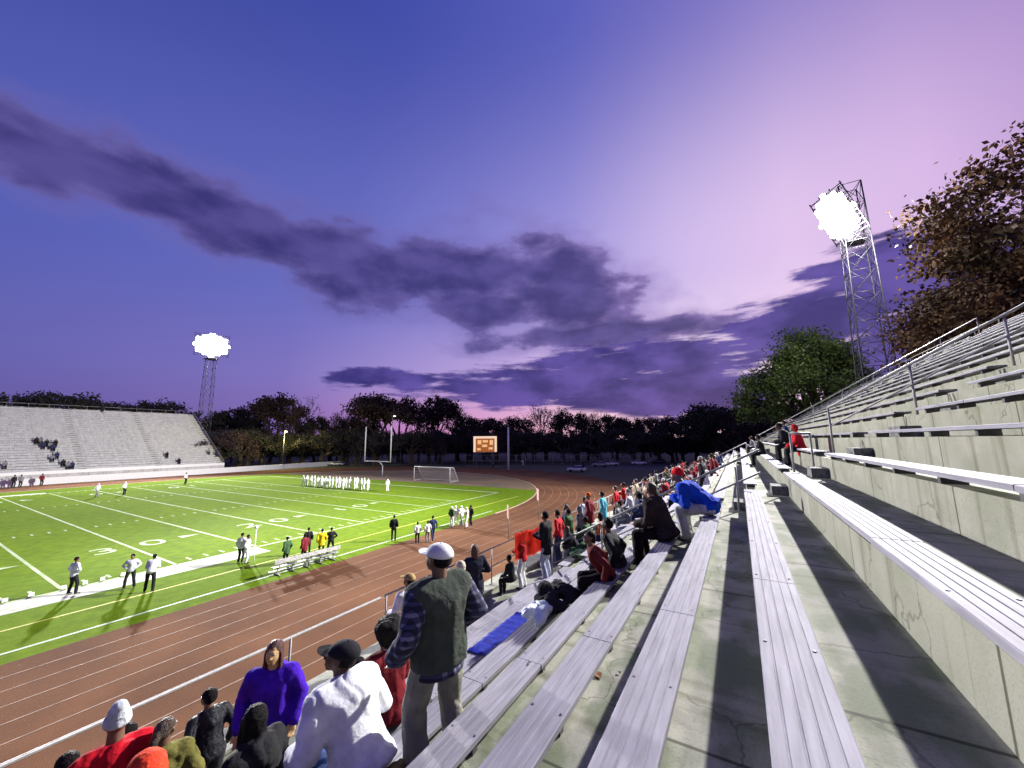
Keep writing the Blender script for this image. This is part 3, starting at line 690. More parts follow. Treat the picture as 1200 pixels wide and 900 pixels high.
def handp(J,fine=True,grip=.5):
    o=[]
    for n in 'LR':
        s=-1 if n=='L' else 1; w=J['wr'+n]; d=(w-J['el'+n]).normalized(); t=Vector((-s,0.3,0)); t=(t-d*t.dot(d)).normalized(); nn=d.cross(t)
        if nn.y>0: nn=-nn
        acr=nn.cross(d)
        o.append([(w,.028),(w+d*.03,(.03,.03,.026)),(w+d*.085+acr*.025,.016),(w+d*.085-acr*.025,.016)])
        if fine:
            for k,l in zip(range(4),(.068,.078,.073,.058)):
                b=w+d*.085+acr*(.027-.018*k); m_=b+d*l*.5+nn*(-l*.12*grip); e=m_+(d*(1-grip*.6)-nn*grip).normalized()*l*.5
                o.append([(b,.0095),(m_,.0088)]); o.append([(m_,.0088),(e,.0075)])
            b=w+d*.03+acr*.03; m_=b+d*.03+acr*.022; e=m_+d*.032+acr*.004-nn*.01; o.append([(b,.012),(m_,.0105)]); o.append([(m_,.0105),(e,.009)])
        else: o.append([(w+d*.06,.025),(w+d*.14,.016)])
    return o
def hairp(J,style):
    h=J['head'];q=J['hrot']
    def H(x,y,z): return h+q@Vector((x,y,z))
    if style=='short': return [[(H(0,-.022,.045),(.092,.104,.092),q),(H(0,-.05,-.01),(.088,.078,.07),q)]]
    if style=='cropped': return [[(H(0,-.022,.040),(.080,.093,.075),q),(H(0,-.045,-.01),(.080,.070,.06),q)]]
    if style=='afro': return [[(H(0,-.035,.05),(.145,.145,.14),q)],[(H(0,-.07,-.03),(.125,.10,.11),q)],[(H(.07,-.02,.09),.09)],[(H(-.07,-.02,.09),.09)],[(H(0,-.10,.09),.09)]]
    if style=='long': return [[(H(0,-.022,.045),(.088,.10,.088),q),(H(0,-.05,-.02),(.088,.07,.07),q)],[(H(0,-.05,-.02),(.085,.06,.06),q),(H(0,-.07,-.24),(.085,.04,.05),q)],[(H(.075,0,.0),(.02,.04,.05)),(H(.08,-.01,-.2),(.022,.03,.04))],[(H(-.075,0,.0),(.02,.04,.05)),(H(-.08,-.01,-.2),(.022,.03,.04))]]
    if style=='pony': return [[(H(0,-.022,.045),(.086,.098,.087),q),(H(0,-.05,0),(.08,.07,.06),q)],[(H(0,-.11,.03),.04),(H(0,-.15,-.02),.038)],[(H(0,-.15,-.02),.038),(H(0,-.14,-.24),.02)]]
    if style=='beanie': return [[(H(0,-.015,.04),(.092,.108,.06),q),(H(0,-.02,.085),(.085,.098,.07),q)],[(H(0,-.012,.025),(.096,.112,.022),q)]]
    if style=='tallbeanie': return [[(H(0,-.015,.04),(.094,.108,.06),q),(H(0,-.05,.17),(.055,.062,.05),q)],[(H(0,-.012,.02),(.098,.114,.028),q)]]
    if style=='hood': return [[(H(0,-.03,.02),(.105,.115,.12),q),(H(0,-.05,-.06),(.10,.09,.09),q)]]
    if style=='helmet': return [[(H(0,-.01,.03),(.11,.125,.12),q)],[(H(0,.10,-.05),(.07,.025,.03),q)]]
def cap_child(J,m,parent,name='cap'):
    h=J['head'];q=J['hrot']
    b=bmesh.new(); bmesh.ops.create_uvsphere(b,u_segments=28,v_segments=18,radius=1)
    bmesh.ops.delete(b,geom=[v for v in b.verts if v.co.z<-.05],context='VERTS')
    for v in b.verts: v.co=Vector((v.co.x*.093,v.co.y*.112,v.co.z*.098+.035))
    bmesh.ops.solidify(b,geom=b.faces[:],thickness=.006)
    me=bpy.data.meshes.new(name)
    for v in b.verts: v.co=h+q@(v.co+Vector((0,-.012,0)))
    for f in b.faces: f.smooth=True
    b.to_mesh(me); b.free(); o=link(name,me,m,parent)
    b=bmesh.new(); n=12; A=[];B=[]
    for i in range(n+1):
        t=math.pi*i/n; x=math.cos(t); y=math.sin(t)
        for lst,dz in ((A,0),(B,-.005)): lst.append(b.verts.new(h+q@Vector((x*.078,.07+y*.105,.045-.012*y+.014*(1-x*x)+dz-.008))))
    for i in range(n):
        b.faces.new((A[i],A[i+1],B[i+1],B[i]))
    b.faces.new(A); b.faces.new(B[::-1]); b.faces.new((A[0],B[0],B[n],A[n]))
    bmesh.ops.recalc_face_normals(b,faces=b.faces)
    me=bpy.data.meshes.new('peak'); b.to_mesh(me); b.free(); link('peak',me,m,o)
    mb=MB(); c=h+q@Vector((0,-.012,.134)); mb.ell(c,(.008,.008,.006),1); mb.obj('button',m,o)
    return o
# ---------------------------------------------------------------- field furniture
# goalpost
g=Vector((-71.0,59.5,0)); e=empty('goalpost',g,0,'white football goalpost with tall uprights at the far end of the field','goalpost')
mb=MB(); mb.path([(0,1.6,0),(0,1.6,2.2),(0,.8,3.0),(0,0,3.3)],.12,8); mb.obj('stem',WPAINT,e)
mb=MB(); mb.tube((-4.3,0,3.3),(4.3,0,3.3),.10); mb.obj('crossbar',WPAINT,e)
for s in (-1,1):
    mb=MB(); mb.tube((s*4.3,0,3.2),(s*4.3,0,11.2),.13); mb.obj('upright',WPAINT,e)
# soccer goal
e=empty('soccer_goal',(-51.8,56.5,0),0,'white soccer goal with net standing behind the end line','soccer goal')
mb=MB(); wdt=4.6
for s in (-1,1): mb.tube((s*wdt,0,0),(s*wdt,0,2.7),.07); mb.tube((s*wdt,0,2.7),(s*wdt,1.0,2.7),.05); mb.tube((s*wdt,1.0,2.7),(s*wdt,2.6,0),.05); mb.tube((s*wdt,0,.05),(s*wdt,2.6,.05),.05)
mb.tube((-wdt,0,2.7),(wdt,0,2.7),.07); mb.tube((-wdt,2.6,.05),(wdt,2.6,.05),.05); mb.obj('frame',WPAINT,e)
mb=MB()
for i in range(31): x=-wdt+wdt*2*i/30; mb.tube((x,1.0,2.7),(x,2.6,.05),.014,n=3); mb.tube((x,0,2.7),(x,1.0,2.7),.014,n=3)
for j in range(12): t=j/11; mb.tube((-wdt,1+1.6*t,2.7-2.65*t),(wdt,1+1.6*t,2.7-2.65*t),.014,n=3)
for s in (-1,1):
    for j in range(8): zz=.3+.33*j; mb.tube((s*wdt,0,zz),(s*wdt,2.6-1.6*min(1,zz/2.7),zz),.014,n=3)
mb.obj('net',WPAINT,e)
# scoreboard
p=at(568.5,548,z=0); e=empty('scoreboard',p,R(35),'lit orange scoreboard on two posts beyond the bend','scoreboard')
mb=MB(); 
for s in (-1,1): mb.box(s*2.5-.15,s*2.5+.15,-.15,.15,0,4.2)
mb.obj('post',DSTEEL,e)
mb=MB(); mb.box(-3.4,3.4,-.25,.25,4.2,9.0); mb.obj('cabinet',mat('scoreboard_cabinet',(.35,.28,.22),.6),e)
def emis(n,c,s,rough=.5): return mat(n,c,rough,var=.02,emit=c,estr=s)
mb=MB()
mb.box(-3.4,3.4,-.30,-.252,8.35,9.0); mb.box(-3.4,-2.75,-.30,-.252,4.5,8.35); mb.box(2.75,3.4,-.30,-.252,4.5,8.35); mb.obj('lit_border',emis('cream_light',(1,.72,.48),.85),e)
mb=MB(); mb.box(-2.7,2.7,-.28,-.252,4.5,8.3); pn=mb.obj('display',emis('orange_display',(.42,.13,.03),.7),e)
mb=MB()
rs=random.Random(3)
for (x0,x1,z0,z1) in ((-2.2,-1.1,6.7,7.9),(-.7,.8,7.2,7.9),(1.3,2.3,6.5,7.9),(-.9,.6,5.9,6.6),(-2.3,-1.3,5.0,5.6),(1.0,2.2,5.2,5.8)): mb.box(x0,x1,-.31,-.285,z0,z1)
mb.obj('lit_panel',emis('bright_panel',(1,.55,.22),.8),pn)
# tall pole
p=at(596,551,z=0); e=empty('pole',p,0,'tall plain pale pole standing right of the scoreboard','pole')
mb=MB(); mb.tube((0,0,0),(0,0,11.2),.26,.22,12); mb.obj('shaft',WPAINT,e); mb=MB(); mb.tube((0,0,0),(0,0,.12),.5,n=12); mb.ell((0,0,11.2),(.24,.24,.12),2); mb.obj('base_plate',DSTEEL,e)
# fences
def fence(name,a,b,h,n,label,mesh_=.45,r=.05):
    a=Vector(a);b=Vector(b); e=empty(name,a,0,label,'fence'); d=b-a; 
    mb=MB(); mb.tube((0,0,h),d+Vector((0,0,h)),r*1.2,n=5); mb.tube((0,0,.1),d+Vector((0,0,.1)),r,n=5)
    if h>3: mb.tube((0,0,h/2),d+Vector((0,0,h/2)),r,n=5)
    mb.obj('rail',STEEL,e)
    for i in range(n+1):
        q=d*i/n; mb=MB(); mb.tube(q,q+Vector((0,0,h)),r*1.2,n=6); mb.obj('post',STEEL,e)
    mb=MB(); L_=d.length; k=int(L_/mesh_/1.2); dn=d.normalized()
    for i in range(k):
        q=dn*(i*mesh_*1.2)
        for sg in (1,-1):
            q2=q+dn*h*.6*sg
            mb.tube(q+Vector((0,0,.1)),q2+Vector((0,0,h)),.012,n=3,cap=False)
    mb.obj('chain_link',mat('fence_wire',(.25,.26,.28),.6,.4),e)
a=at(410,545,z=0); b=at(518,545,z=0); fence('backstop_fence',(a.x,a.y,0),(b.x,b.y,0),5.2,9,'tall grey chain-link backstop fence behind the goalpost',.6)
a=at(545,548,z=0);b=at(822,540,z=0); a=Vector((a.x*1.05,a.y*1.05,0)); fence('boundary_fence',(a.x,a.y,0),(-22,112,0),3.4,20,'long low chain-link fence running behind the scoreboard and pole',.6,.045)
a=at(268,549,z=0);b=at(400,546,z=0); fence('boundary_fence',(-117,84,0),(-90,98,0),1.8,12,'low chain-link fence past the end of the far grandstand',.5,.045)
# street lamps
def street_lamp(u,v0,v1,D,label,col,pw):
    b=at(u,v1,z=0); s=D/math.hypot(b.x,b.y); b=Vector((b.x*s,b.y*s,0)); h=top_z(u,v0,b)
    e=empty('street_lamp',b,0,label,'street lamp')
    mb=MB(); mb.tube((0,0,0),(0,0,h),.14,.09,8); mb.path([(0,0,h),(.6,-.2,h+.3),(1.3,-.4,h+.25)],.06,6); mb.obj('pole',DSTEEL,e)
    mb=MB(); mb.ell((1.6,-.5,h+.2),(.55,.28,.16),2); hd=mb.obj('lamp_head',DSTEEL,e)
    mb=MB(); mb.ell((1.6,-.5,h+.08),(.48,.34,.22),2); mb.obj('lens',emis('lamp_glow_%d'%pw,col,14 if pw>500 else 3),hd)
    l=bpy.data.lights.new('street_light','POINT'); l.energy=pw; l.color=col; l.shadow_soft_size=.3; o=bpy.data.objects.new('street_light',l); COL.objects.link(o); o.location=b+Vector((1.6,-.5,h-.5))
street_lamp(331,506,541,136,'lit yellow street lamp glowing among the dark trees past the far grandstand',(1,.85,.25),9000)
street_lamp(458,488,541,138,'tall street lamp with pale head behind the goalpost',(1,.9,.8),300)
street_lamp(372,510,541,165,'small lit lamp among dark trees left of the goalpost',(1,.8,.35),200)
# cars
def car_meshes(L_=4.5):
    mb=MB()
    sec=[(-2.25,.45,.62,.72),(-2.15,.35,.86,.80),(-1.2,.28,.95,.86),(-.6,.26,.97,.88),(.9,.26,1.0,.88),(1.9,.3,.95,.85),(2.2,.42,.8,.76)]
    rings=[]
    for x,z0,z1,hw in sec: rings.append([mb.bm.verts.new(p) for p in ((x,-hw,z0),(x,-hw,(z0+z1)/2),(x,-hw*.93,z1),(x,hw*.93,z1),(x,hw,(z0+z1)/2),(x,hw,z0))])
    for a,b in zip(rings[:-1],rings[1:]):
        for i in range(6): j=(i+1)%6; mb.bm.faces.new((a[i],a[j],b[j],b[i]))
    mb.bm.faces.new(rings[0]); mb.bm.faces.new(rings[-1][::-1]); body=mb.mesh('body',True)
    mb=MB(); lo=[(-1.15,.8),(1.75,.8)]; hi=[(-.45,.66),(1.25,.66)]
    A=[mb.bm.verts.new(p) for p in ((-1.15,-.78,.95),(1.8,-.78,.95),(1.8,.78,.95),(-1.15,.78,.95))]; B=[mb.bm.verts.new(p) for p in ((-.4,-.62,1.42),(1.2,-.62,1.42),(1.2,.62,1.42),(-.4,.62,1.42))]
    for i in range(4): j=(i+1)%4; mb.bm.faces.new((A[i],A[j],B[j],B[i]))
    mb.bm.faces.new(B); cab=mb.mesh('windows')
    mb=MB(); mb.box(-.42,1.22,-.63,.63,1.42,1.47); roof=mb.mesh('roof')
    mb=MB(); mb.tube((0,-.12,0),(0,.12,0),.33,n=16); wh=mb.mesh('wheel')
    mb=MB(); mb.box(-.03,.03,-.15,.15,-.08,.08); hl=mb.mesh('headlight')
    return body,cab,roof,wh,hl
CM=car_meshes()
GLASS=mat('dark_glass',(.02,.02,.03),.1,spec=.8); TYRE=mat('tyre',(.02,.02,.02),.9); LAMP=mat('headlight_glass',(.6,.6,.6),.2)
def car(u,v,rz,col,name,label):
    p=at(u,v,z=0); e=empty('parked_car',(p.x,p.y,.02),rz,label,'car','cars parked beyond the bend')
    pm=mat(name,col,.35,.2,var=.04)
    def inst(n_,me,m_,loc=(0,0,0)):
        o=bpy.data.objects.new(n_,me); COL.objects.link(o); o.parent=e; o.location=loc
        if not me.materials: me.materials.append(m_)
        o.material_slots[0].link='OBJECT'; o.material_slots[0].material=m_; return o
    inst('body',CM[0],pm); inst('windows',CM[1],GLASS); inst('roof',CM[2],pm)
    for x in (-1.4,1.35):
        for y in (-.78,.78): inst('wheel',CM[3],TYRE,(x,y,.33))
    for y in (-.55,.55): inst('headlight',CM[4],LAMP,(-2.23,y,.66))
car(716,546,R(30),(.7,.7,.72),'white_car','white parked car, left one of the pair below the skyline trees')
car(749,545,R(200),(.72,.72,.75),'white_car','white parked car, right one of the pair below the skyline trees')
car(703,547,R(20),(.3,.3,.33),'grey_car','grey parked car just left of the two white cars')
car(676,553,R(10),(.55,.56,.6),'silver_car','silver parked car near the outside of the track bend')
car(772,543,R(30),(.08,.09,.12),'navy_car','dark parked car right of the two white cars')
for i,(u,v,c,nm,lb) in enumerate([(357,545,(.3,.35,.5),'blue_car','blue parked car far away left of the goalpost'),(375,545,(.6,.62,.65),'silver_car','silver parked car far away left of the goalpost'),(395,546,(.35,.4,.5),'blue_grey_car','blue-grey parked car far away nearest the goalpost'),(345,546,(.06,.06,.08),'black_car','black parked car beside the yellow street lamp')]): car(u,v,R(15*i),c,nm,lb)
mb=MB(); mb.quad((-45,100,-.015),(20,100,-.015),(20,150,-.015),(-45,150,-.015)); tag(mb.obj('parking_lot',ASPH),kind='structure')
# players' bench on the sideline
a=at(318,676,z=0); b=at(395,655,z=0); e=empty('team_bench',a,math.atan2(b.y-a.y,b.x-a.x),'long pale metal team bench on the turf beside the track','bench'); L_=(b-a).length
mb=MB(); mb.box(0,L_,-.16,.16,.44,.48); mb.obj('seat',ALU2,e); mb=MB(); mb.box(0,L_,-.30,-.26,.68,.92); mb.obj('backrest',ALU2,e)
mb=MB(); mb.box(0,L_,.30,.55,.12,.15); mb.obj('foot_board',ALU2,e)
for i in range(5):
    x=.3+(L_-.6)*i/4; mb=MB(); mb.box(x-.03,x+.03,-.25,.2,.36,.438); mb.box(x-.03,x+.03,-.30,.5,.02,.07); mb.box(x-.03,x+.03,-.05,.0,.07,.36); mb.box(x-.03,x+.03,-.26,-.22,.36,.9); mb.obj('leg',STEEL,e)
# pylons along the sideline and down markers
for i,(u,v,lb) in enumerate([(99,708,'small white yard marker on the turf edge, far left'),(52,713,'small white yard marker left of the pair of referees'),(108,690,'small white yard marker just right of the lone referee'),(132,687,'small white yard marker between the referees'),(160,683,'small white yard marker behind the talking referees'),(19,721,'small white yard marker nearest the left edge')]):
    p=at(u,v,z=0); p.x=-31.7; mb=MB(); mb.box(-.02,.02,-.09,.09,.02,.16); mb.box(-.06,.06,-.10,.10,0,.02); o=mb.obj('yard_marker',WPAINT,None,(p.x,p.y,.02)); tag(o,lb,'marker','white yard markers along the sideline')
# chain pole held by white-clad official
p=at(297,660,z=0); mb=MB(); mb.tube((0,0,0),(0,0,2.2),.03); mb.ell((0,0,2.2),(.12,.12,.12),2); o=mb.obj('down_marker_pole',WPAINT,None,(p.x,p.y,.02)); tag(o,'thin white marker pole held up beside the official in white by the bench','pole')
# ---------------------------------------------------------------- things lying on the stand
def cloth_bag(name,pts,m,label,cat,vox=.02,loc=(0,0,0),noise=.02,seed=1):
    me=blobmesh(pts,vox,3,noise,seed); o=link(name,me,m,None,loc); return tag(o,label,cat)
# blue seat tarp lying over a bench board
x,_=row(-5); zt=seatz(-5); y0=at(553,785,x=x+.1).y; y1=at(605,718,x=x+.1).y+.15
mb=MB(); rs=random.Random(2); nx,ny=7,40; vv=[]
for j in range(ny+1):
    for i in range(nx+1):
        xx=x-.03+.36*i/nx; yy=y0+(y1-y0)*j/ny; z=zt+.016+.006*math.sin(j*1.3)+.01*rs.random()
        if i==0: z-=.10
        if i==nx: z-=.004
        vv.append(mb.bm.verts.new((xx+rs.uniform(-.004,.004),yy,z)))
for j in range(ny):
    for i in range(nx):
        a=j*(nx+1)+i; f=mb.bm.faces.new((vv[a],vv[a+1],vv[a+nx+2],vv[a+nx+1])); f.smooth=True
bmesh.ops.solidify(mb.bm,geom=mb.bm.faces[:],thickness=.008)
o=mb.obj('blanket',mat('royal_blue_cloth',(.01,.03,.50),.6,var=.2,scale=14,bump=.4)); tag(o,'long royal-blue blanket laid along a bench board behind the standing man','blanket')

def leaf_litter(u,v,z,sz,m,label):
    p=at(u,v,z=z+.004); mb=MB(); rg=random.Random(int(u)); c=mb.bm.verts.new((0,0,.012)); n=9
    vs=[mb.bm.verts.new((sz*math.cos(6.28*i/n)*rg.uniform(.5,1),sz*math.sin(6.28*i/n)*rg.uniform(.5,1),rg.uniform(0,.02))) for i in range(n)]
    for i in range(n): mb.bm.faces.new((c,vs[i],vs[(i+1)%n]))
    o=mb.obj('fallen_leaf',m,None,p); tag(o,label,'leaf','fallen leaves on the grandstand')
leaf_litter(699,791,treadz(-2),.07,mat('rust_leaf',(.22,.08,.03),.8),'curled rust-brown leaf on the concrete step between bench boards')
leaf_litter(620,777,seatz(-3),.03,mat('dark_leaf',(.03,.02,.02),.8),'tiny dark leaf scrap on a bench board right of the blue blanket')
leaf_litter(726,789,treadz(-2),.022,mat('dark_leaf',(.03,.02,.02),.8),'tiny dark scrap on the concrete step right of the rust-brown leaf')

# ---------------------------------------------------------------- people
def sk(n,c): return mat('skin_'+n,c,.55,var=.06,scale=10)
SKIN={'dark':sk('dark',(.095,.048,.03)),'brown':sk('brown',(.16,.08,.05)),'light':sk('light',(.48,.28,.20)),'warm_lit':sk('warm_lit',(.50,.31,.13))}  # last tone: warm light on a tan face, put into the skin colour
def cl(n,c,bump=.5,rough=.85): return mat('cloth_'+n,c,rough,var=.14,scale=7,bump=bump,bscale=26,spec=.12)
HAIR={'black':mat('black_hair',(.012,.010,.010),.6,var=.4,scale=40,bump=.9,bscale=90,spec=.1),'brown':mat('brown_hair',(.06,.032,.018),.6,var=.4,scale=40,bump=.8,bscale=90),'auburn':mat('auburn_hair',(.09,.02,.012),.5,var=.4,scale=40,bump=.8,bscale=90)}
def plaid():
    m=bpy.data.materials.new('plaid_flannel'); m.use_nodes=True; nt=m.node_tree; N=nt.nodes; L=nt.links; b=N['Principled BSDF']; b.inputs['Roughness'].default_value=.9
    tc=N.new('ShaderNodeTexCoord'); sx=N.new('ShaderNodeSeparateXYZ'); L.new(tc.outputs['Object'],sx.inputs[0])
    def mth(op,a,b_):
        x=N.new('ShaderNodeMath'); x.operation=op
        for i,v in enumerate((a,b_)):
            if isinstance(v,(int,float)): x.inputs[i].default_value=v
            else: L.new(v,x.inputs[i])
        return x.outputs[0]
    h=mth('LESS_THAN',mth('PINGPONG',mth('ADD',sx.outputs[0],sx.outputs[1]),.035),.013); v=mth('LESS_THAN',mth('PINGPONG',sx.outputs[2],.035),.013)
    r=N.new('ShaderNodeValToRGB'); L.new(mth('MULTIPLY',mth('ADD',h,v),.5),r.inputs[0]); e=r.color_ramp; e.interpolation='CONSTANT'
    e.elements[0].color=(.012,.012,.03,1); e.elements[1].position=.3; e.elements[1].color=(.04,.04,.10,1); q=e.elements.new(.8); q.color=(.17,.17,.26,1)
    L.new(r.outputs[0],b.inputs['Base Color']); return m
PLAID=plaid()
def part(name,pc,vox,m,parent,noise=.0,seed=0,sm=3):
    me=blobmesh(pc,vox,sm,noise,seed); return link(name,me,m,parent)
def near_person(loc,rz,sc,label,J,skin,top,bottom,hair=None,hairm=None,shoe=None,topname='jacket',puff=.03,noise=.02,vox=.012,hood=False,cap=None,group=None,hem=0,eyes=True,extra=None,seed=1,torsow=1.08):
    e=empty('person',loc,rz,label,'person',group); e.scale=(sc*torsow,sc*torsow,sc)
    fine=.010
    part('body',torso(J)+arms(J)+legs(J)+feetp(J)+headp(J)+handp(J),fine,SKIN[skin],e,sm=2)
    body=e.children[0]
    tp=torso(J,puff)+arms(J,puff*.75,.97,.038)
    u,r,f=J['up'],J['rt'],J['fw']; q=Matrix((r,f,u)).transposed()
    if hem: tp.append([(J['pelvis']-u*.02,(.165+puff,.13+puff,.08),q),(J['pelvis']-u*hem,(.17+puff,.14+puff,.06),q)])
    tp.append([(J['neck']-u*.05,(.075+puff*.6,.07+puff*.6,.03),q),(J['neck']+u*.005,(.066+puff*.35,.066+puff*.35,.02),q)])
    if hood: tp+= [[(J['neck']+u*.0-f*.09,(.12,.05,.035),q),(J['neck']-u*.15-f*.14,(.08,.045,.05),q)],[(J['neck']+u*.005+r*.09,(.035,.07,.04),q),(J['neck']+u*.01-f*.10,(.05,.035,.04),q)],[(J['neck']+u*.005-r*.09,(.035,.07,.04),q),(J['neck']+u*.01-f*.10,(.05,.035,.04),q)]]
    t=part(topname,tp,vox,top,e,noise,seed)
    part('trousers',[torso(J,.012)[0]]+legs(J,.030,.072,.97),vox,bottom,e,noise*.8,seed+5)
    for n_ in 'LR': part('shoe',feetp(J,.008,n_),.012,shoe or mat('dark_shoe',(.03,.03,.03),.6),e)
    if hair: part('hair' if hair not in('beanie','tallbeanie','hood') else ('hood' if hair=='hood' else 'knit_hat'),hairp(J,hair),.011,hairm,e,.012 if hair!='afro' else .03,seed)
    if cap is not None: cap_child(J,cap,e)
    if eyes:
        for s in (-1,1):
            c=J['head']+J['hrot']@Vector((s*.031,.082,.012)); mb=MB(); mb.ell(c,(.013,.009,.008),2); ey=mb.obj('eye',mat('eye_white',(.6,.58,.55),.3,var=.02),e); mb=MB(); mb.ell(c+J['hrot']@Vector((0,.006,0)),(.006,.005,.006),2); mb.obj('iris',mat('iris_dark',(.02,.012,.008),.2),ey)
    return e
def P0(u,v,X): p=at(u,v,x=X); return p.y
def sitat(k,y): return (row(k)[0]+.13,y,treadz(k-1))
def sitJ(**kw):
    kw.setdefault('sit',True); kw.setdefault('seat',.50); kw.setdefault('feet',{'L':(-.13,.40,.09),'R':(.13,.43,.09)}); return skeleton(**kw)
LEFT=math.pi/2          # facing the field
# 1 standing man, olive vest over plaid
J=skeleton(lean=2,twist=0,head_yaw=12,head_pitch=-6,hands={'L':(-.28,.10,.00),'R':(.25,.12,.06)},bendarm={'R':(.5,-1,0),'L':(-.4,-1,0)},feet={'L':(-.13,.05,.09),'R':(.14,-.06,.09)})
pm=at(520,645,x=-2.42); e=near_person((-2.42,P0(508,745,-2.42)+.08,treadz(-4)),LEFT-R(12),1.04,'man standing in olive puffer vest over plaid shirt, white cap and grey-beige trousers',J,'brown',cl('olive_vest',(.060,.072,.058),.6),cl('grey_khaki',(.26,.26,.21)),'cropped',HAIR['black'],puff=.035,noise=.022,cap=cl('white_cap',(.80,.80,.80),.15),topname='vest',hem=.10,seed=3,torsow=1.2)
for c in list(e.children):
    if c.name.startswith('vest'):
        c.data.materials.clear(); c.data.materials.append(MATS['cloth_olive_vest'])
        # sleeves are the plaid shirt
u_=J['up'];q_=Matrix((J['rt'],J['fw'],u_)).transposed()
for c in list(e.children):
    if c.name.startswith('vest'): 
        old=c.data; c.data=blobmesh(torso(J,.06)+[[(J['waist'],(.215,.165,.08),q_),(J['pelvis']-u_*.09,(.225,.175,.05),q_)],[(J['neck']-u_*.05,(.09,.085,.03),q_),(J['neck']+u_*.02,(.075,.075,.02),q_)]],.012,3,.014,3); c.data.materials.append(MATS['cloth_olive_vest'])
part('shirt',arms(J,.038,.97,.042)+[[(J['shL'],.09),(J['shR'],.09)],[(J['pelvis']-u_*.08,(.19,.155,.05),q_),(J['pelvis']-u_*.16,(.20,.16,.05),q_)]],.012,PLAID,e,.015,9)
# 2 white hoodie, seated, big man in black cap
J=sitJ(lean=30,twist=6,head_yaw=38,head_pitch=-14,hands={'L':(-.24,.34,.02),'R':(.20,.42,.06)})
near_person((row(-4)[0]+.10,P0(400,795,-2.93)+.18,treadz(-5)),LEFT-R(4),1.03,'seated broad-backed man in white hooded sweatshirt, black cap and blue jeans',J,'dark',cl('white_hoodie',(.80,.81,.84),.45),cl('blue_jeans',(.05,.10,.30)),'cropped',HAIR['black'],puff=.055,noise=.02,hood=True,cap=cl('black_cap',(.018,.018,.022),.2),topname='hoodie',hem=.07,seed=11,torsow=1.25)
# 3 maroon sweater, curly hair
J=sitJ(lean=14,head_yaw=10,head_pitch=-8,hands={'L':(-.2,.34,.05),'R':(.18,.36,.04)})
near_person((row(-5)[0]+.13,P0(460,740,-3.57)+.02,treadz(-6)),LEFT-R(10),1.05,'seated person with round curly black hair in dark maroon sweater and black trousers',J,'brown',cl('maroon',(.16,.012,.018)),cl('black_wool',(.012,.008,.010)),'afro',HAIR['black'],puff=.035,noise=.02,topname='sweater',hem=.08,seed=4)
# 4 child beyond hoodie
J=sitJ(lean=12,head_yaw=30)
near_person((row(-6)[0]+.13,P0(427,772,-4.3),treadz(-7)),LEFT,.86,'child with short black hair and pink hooded top between white hoodie and maroon sweater',J,'dark',cl('pink_top',(.62,.28,.26)),cl('black_wool',(0,0,0)),'short',HAIR['black'],hood=True,topname='hooded_top',vox=.014,seed=6)
# 5 tan cap, white jacket at the walkway
J=skeleton(lean=8,head_yaw=20,head_pitch=-10,hands={'L':(-.22,.30,.12),'R':(.22,.30,.12)})
near_person((-5.5,P0(482,692,-5.5),treadz(-8)),LEFT-R(10),.98,'person in tan cap and white jacket leaning at the front railing beyond the maroon sweater',J,'brown',cl('white_jacket',(.78,.78,.80)),cl('dark_trousers',(.03,.03,.035)),'cropped',HAIR['black'],cap=cl('tan_cap',(.42,.30,.13),.2),vox=.014,seed=8)
# 6 purple hooded jacket
J=skeleton(lean=2,head_yaw=-5,head_pitch=-4,hands={'L':(-.25,.10,.0),'R':(.25,.10,.0)})
near_person((-4.72,P0(322,768,-4.72),treadz(-7)),R(-132),.97,'person facing the camera in bright purple jacket, long auburn hair, golden-lit face',J,'warm_lit',cl('bright_purple',(.06,.012,.42),.5),cl('dark_trousers',(0,0,0)),'long',HAIR['auburn'],puff=.045,noise=.014,hood=True,hem=.16,vox=.014,seed=12)
# 7 black hair, black coat in front of purple
J=sitJ(lean=20,head_yaw=-25,head_pitch=-12,hands={'L':(-.2,.34,.05),'R':(.18,.36,.04)})
near_person((row(-5)[0]+.13,P0(320,828,-3.6)-.02,treadz(-6)),LEFT+R(10),.96,'seated person with black hair and black coat just in front of the purple jacket',J,'dark',cl('black_coat',(.02,.02,.022)),cl('navy_trousers',(.02,.025,.05)),'long',HAIR['black'],vox=.014,topname='coat',hood=True,seed=13)
# 8 olive jacket, ponytail
J=skeleton(lean=6,head_yaw=-30,head_pitch=-4,hands={'L':(-.2,.26,.2),'R':(.2,.26,.2)})
near_person((-4.55,P0(192,832,-4.55)+.02,treadz(-7)+.10),LEFT-R(25),.80,'person with long dark braided ponytail in olive-green hooded jacket, seen from behind',J,'brown',cl('olive_jacket',(.145,.135,.035),.6),cl('dark_trousers',(0,0,0)),'pony',HAIR['brown'],hood=True,puff=.045,hem=.1,vox=.014,noise=.03,seed=14)
# 9 orange-red beanie
J=sitJ(lean=10,head_yaw=0,head_pitch=-4)
near_person((row(-4)[0]+.13,P0(170,900,-2.95)+.0,treadz(-5)+.05),LEFT,1.0,'person in bright orange-red knit hat, only the hat showing at the bottom edge',J,'brown',cl('dark_grey_top',(.05,.05,.05)),cl('dark_trousers',(0,0,0)),'beanie',cl('orange_red_knit',(.75,.06,.025),.9),seed=15,vox=.014)
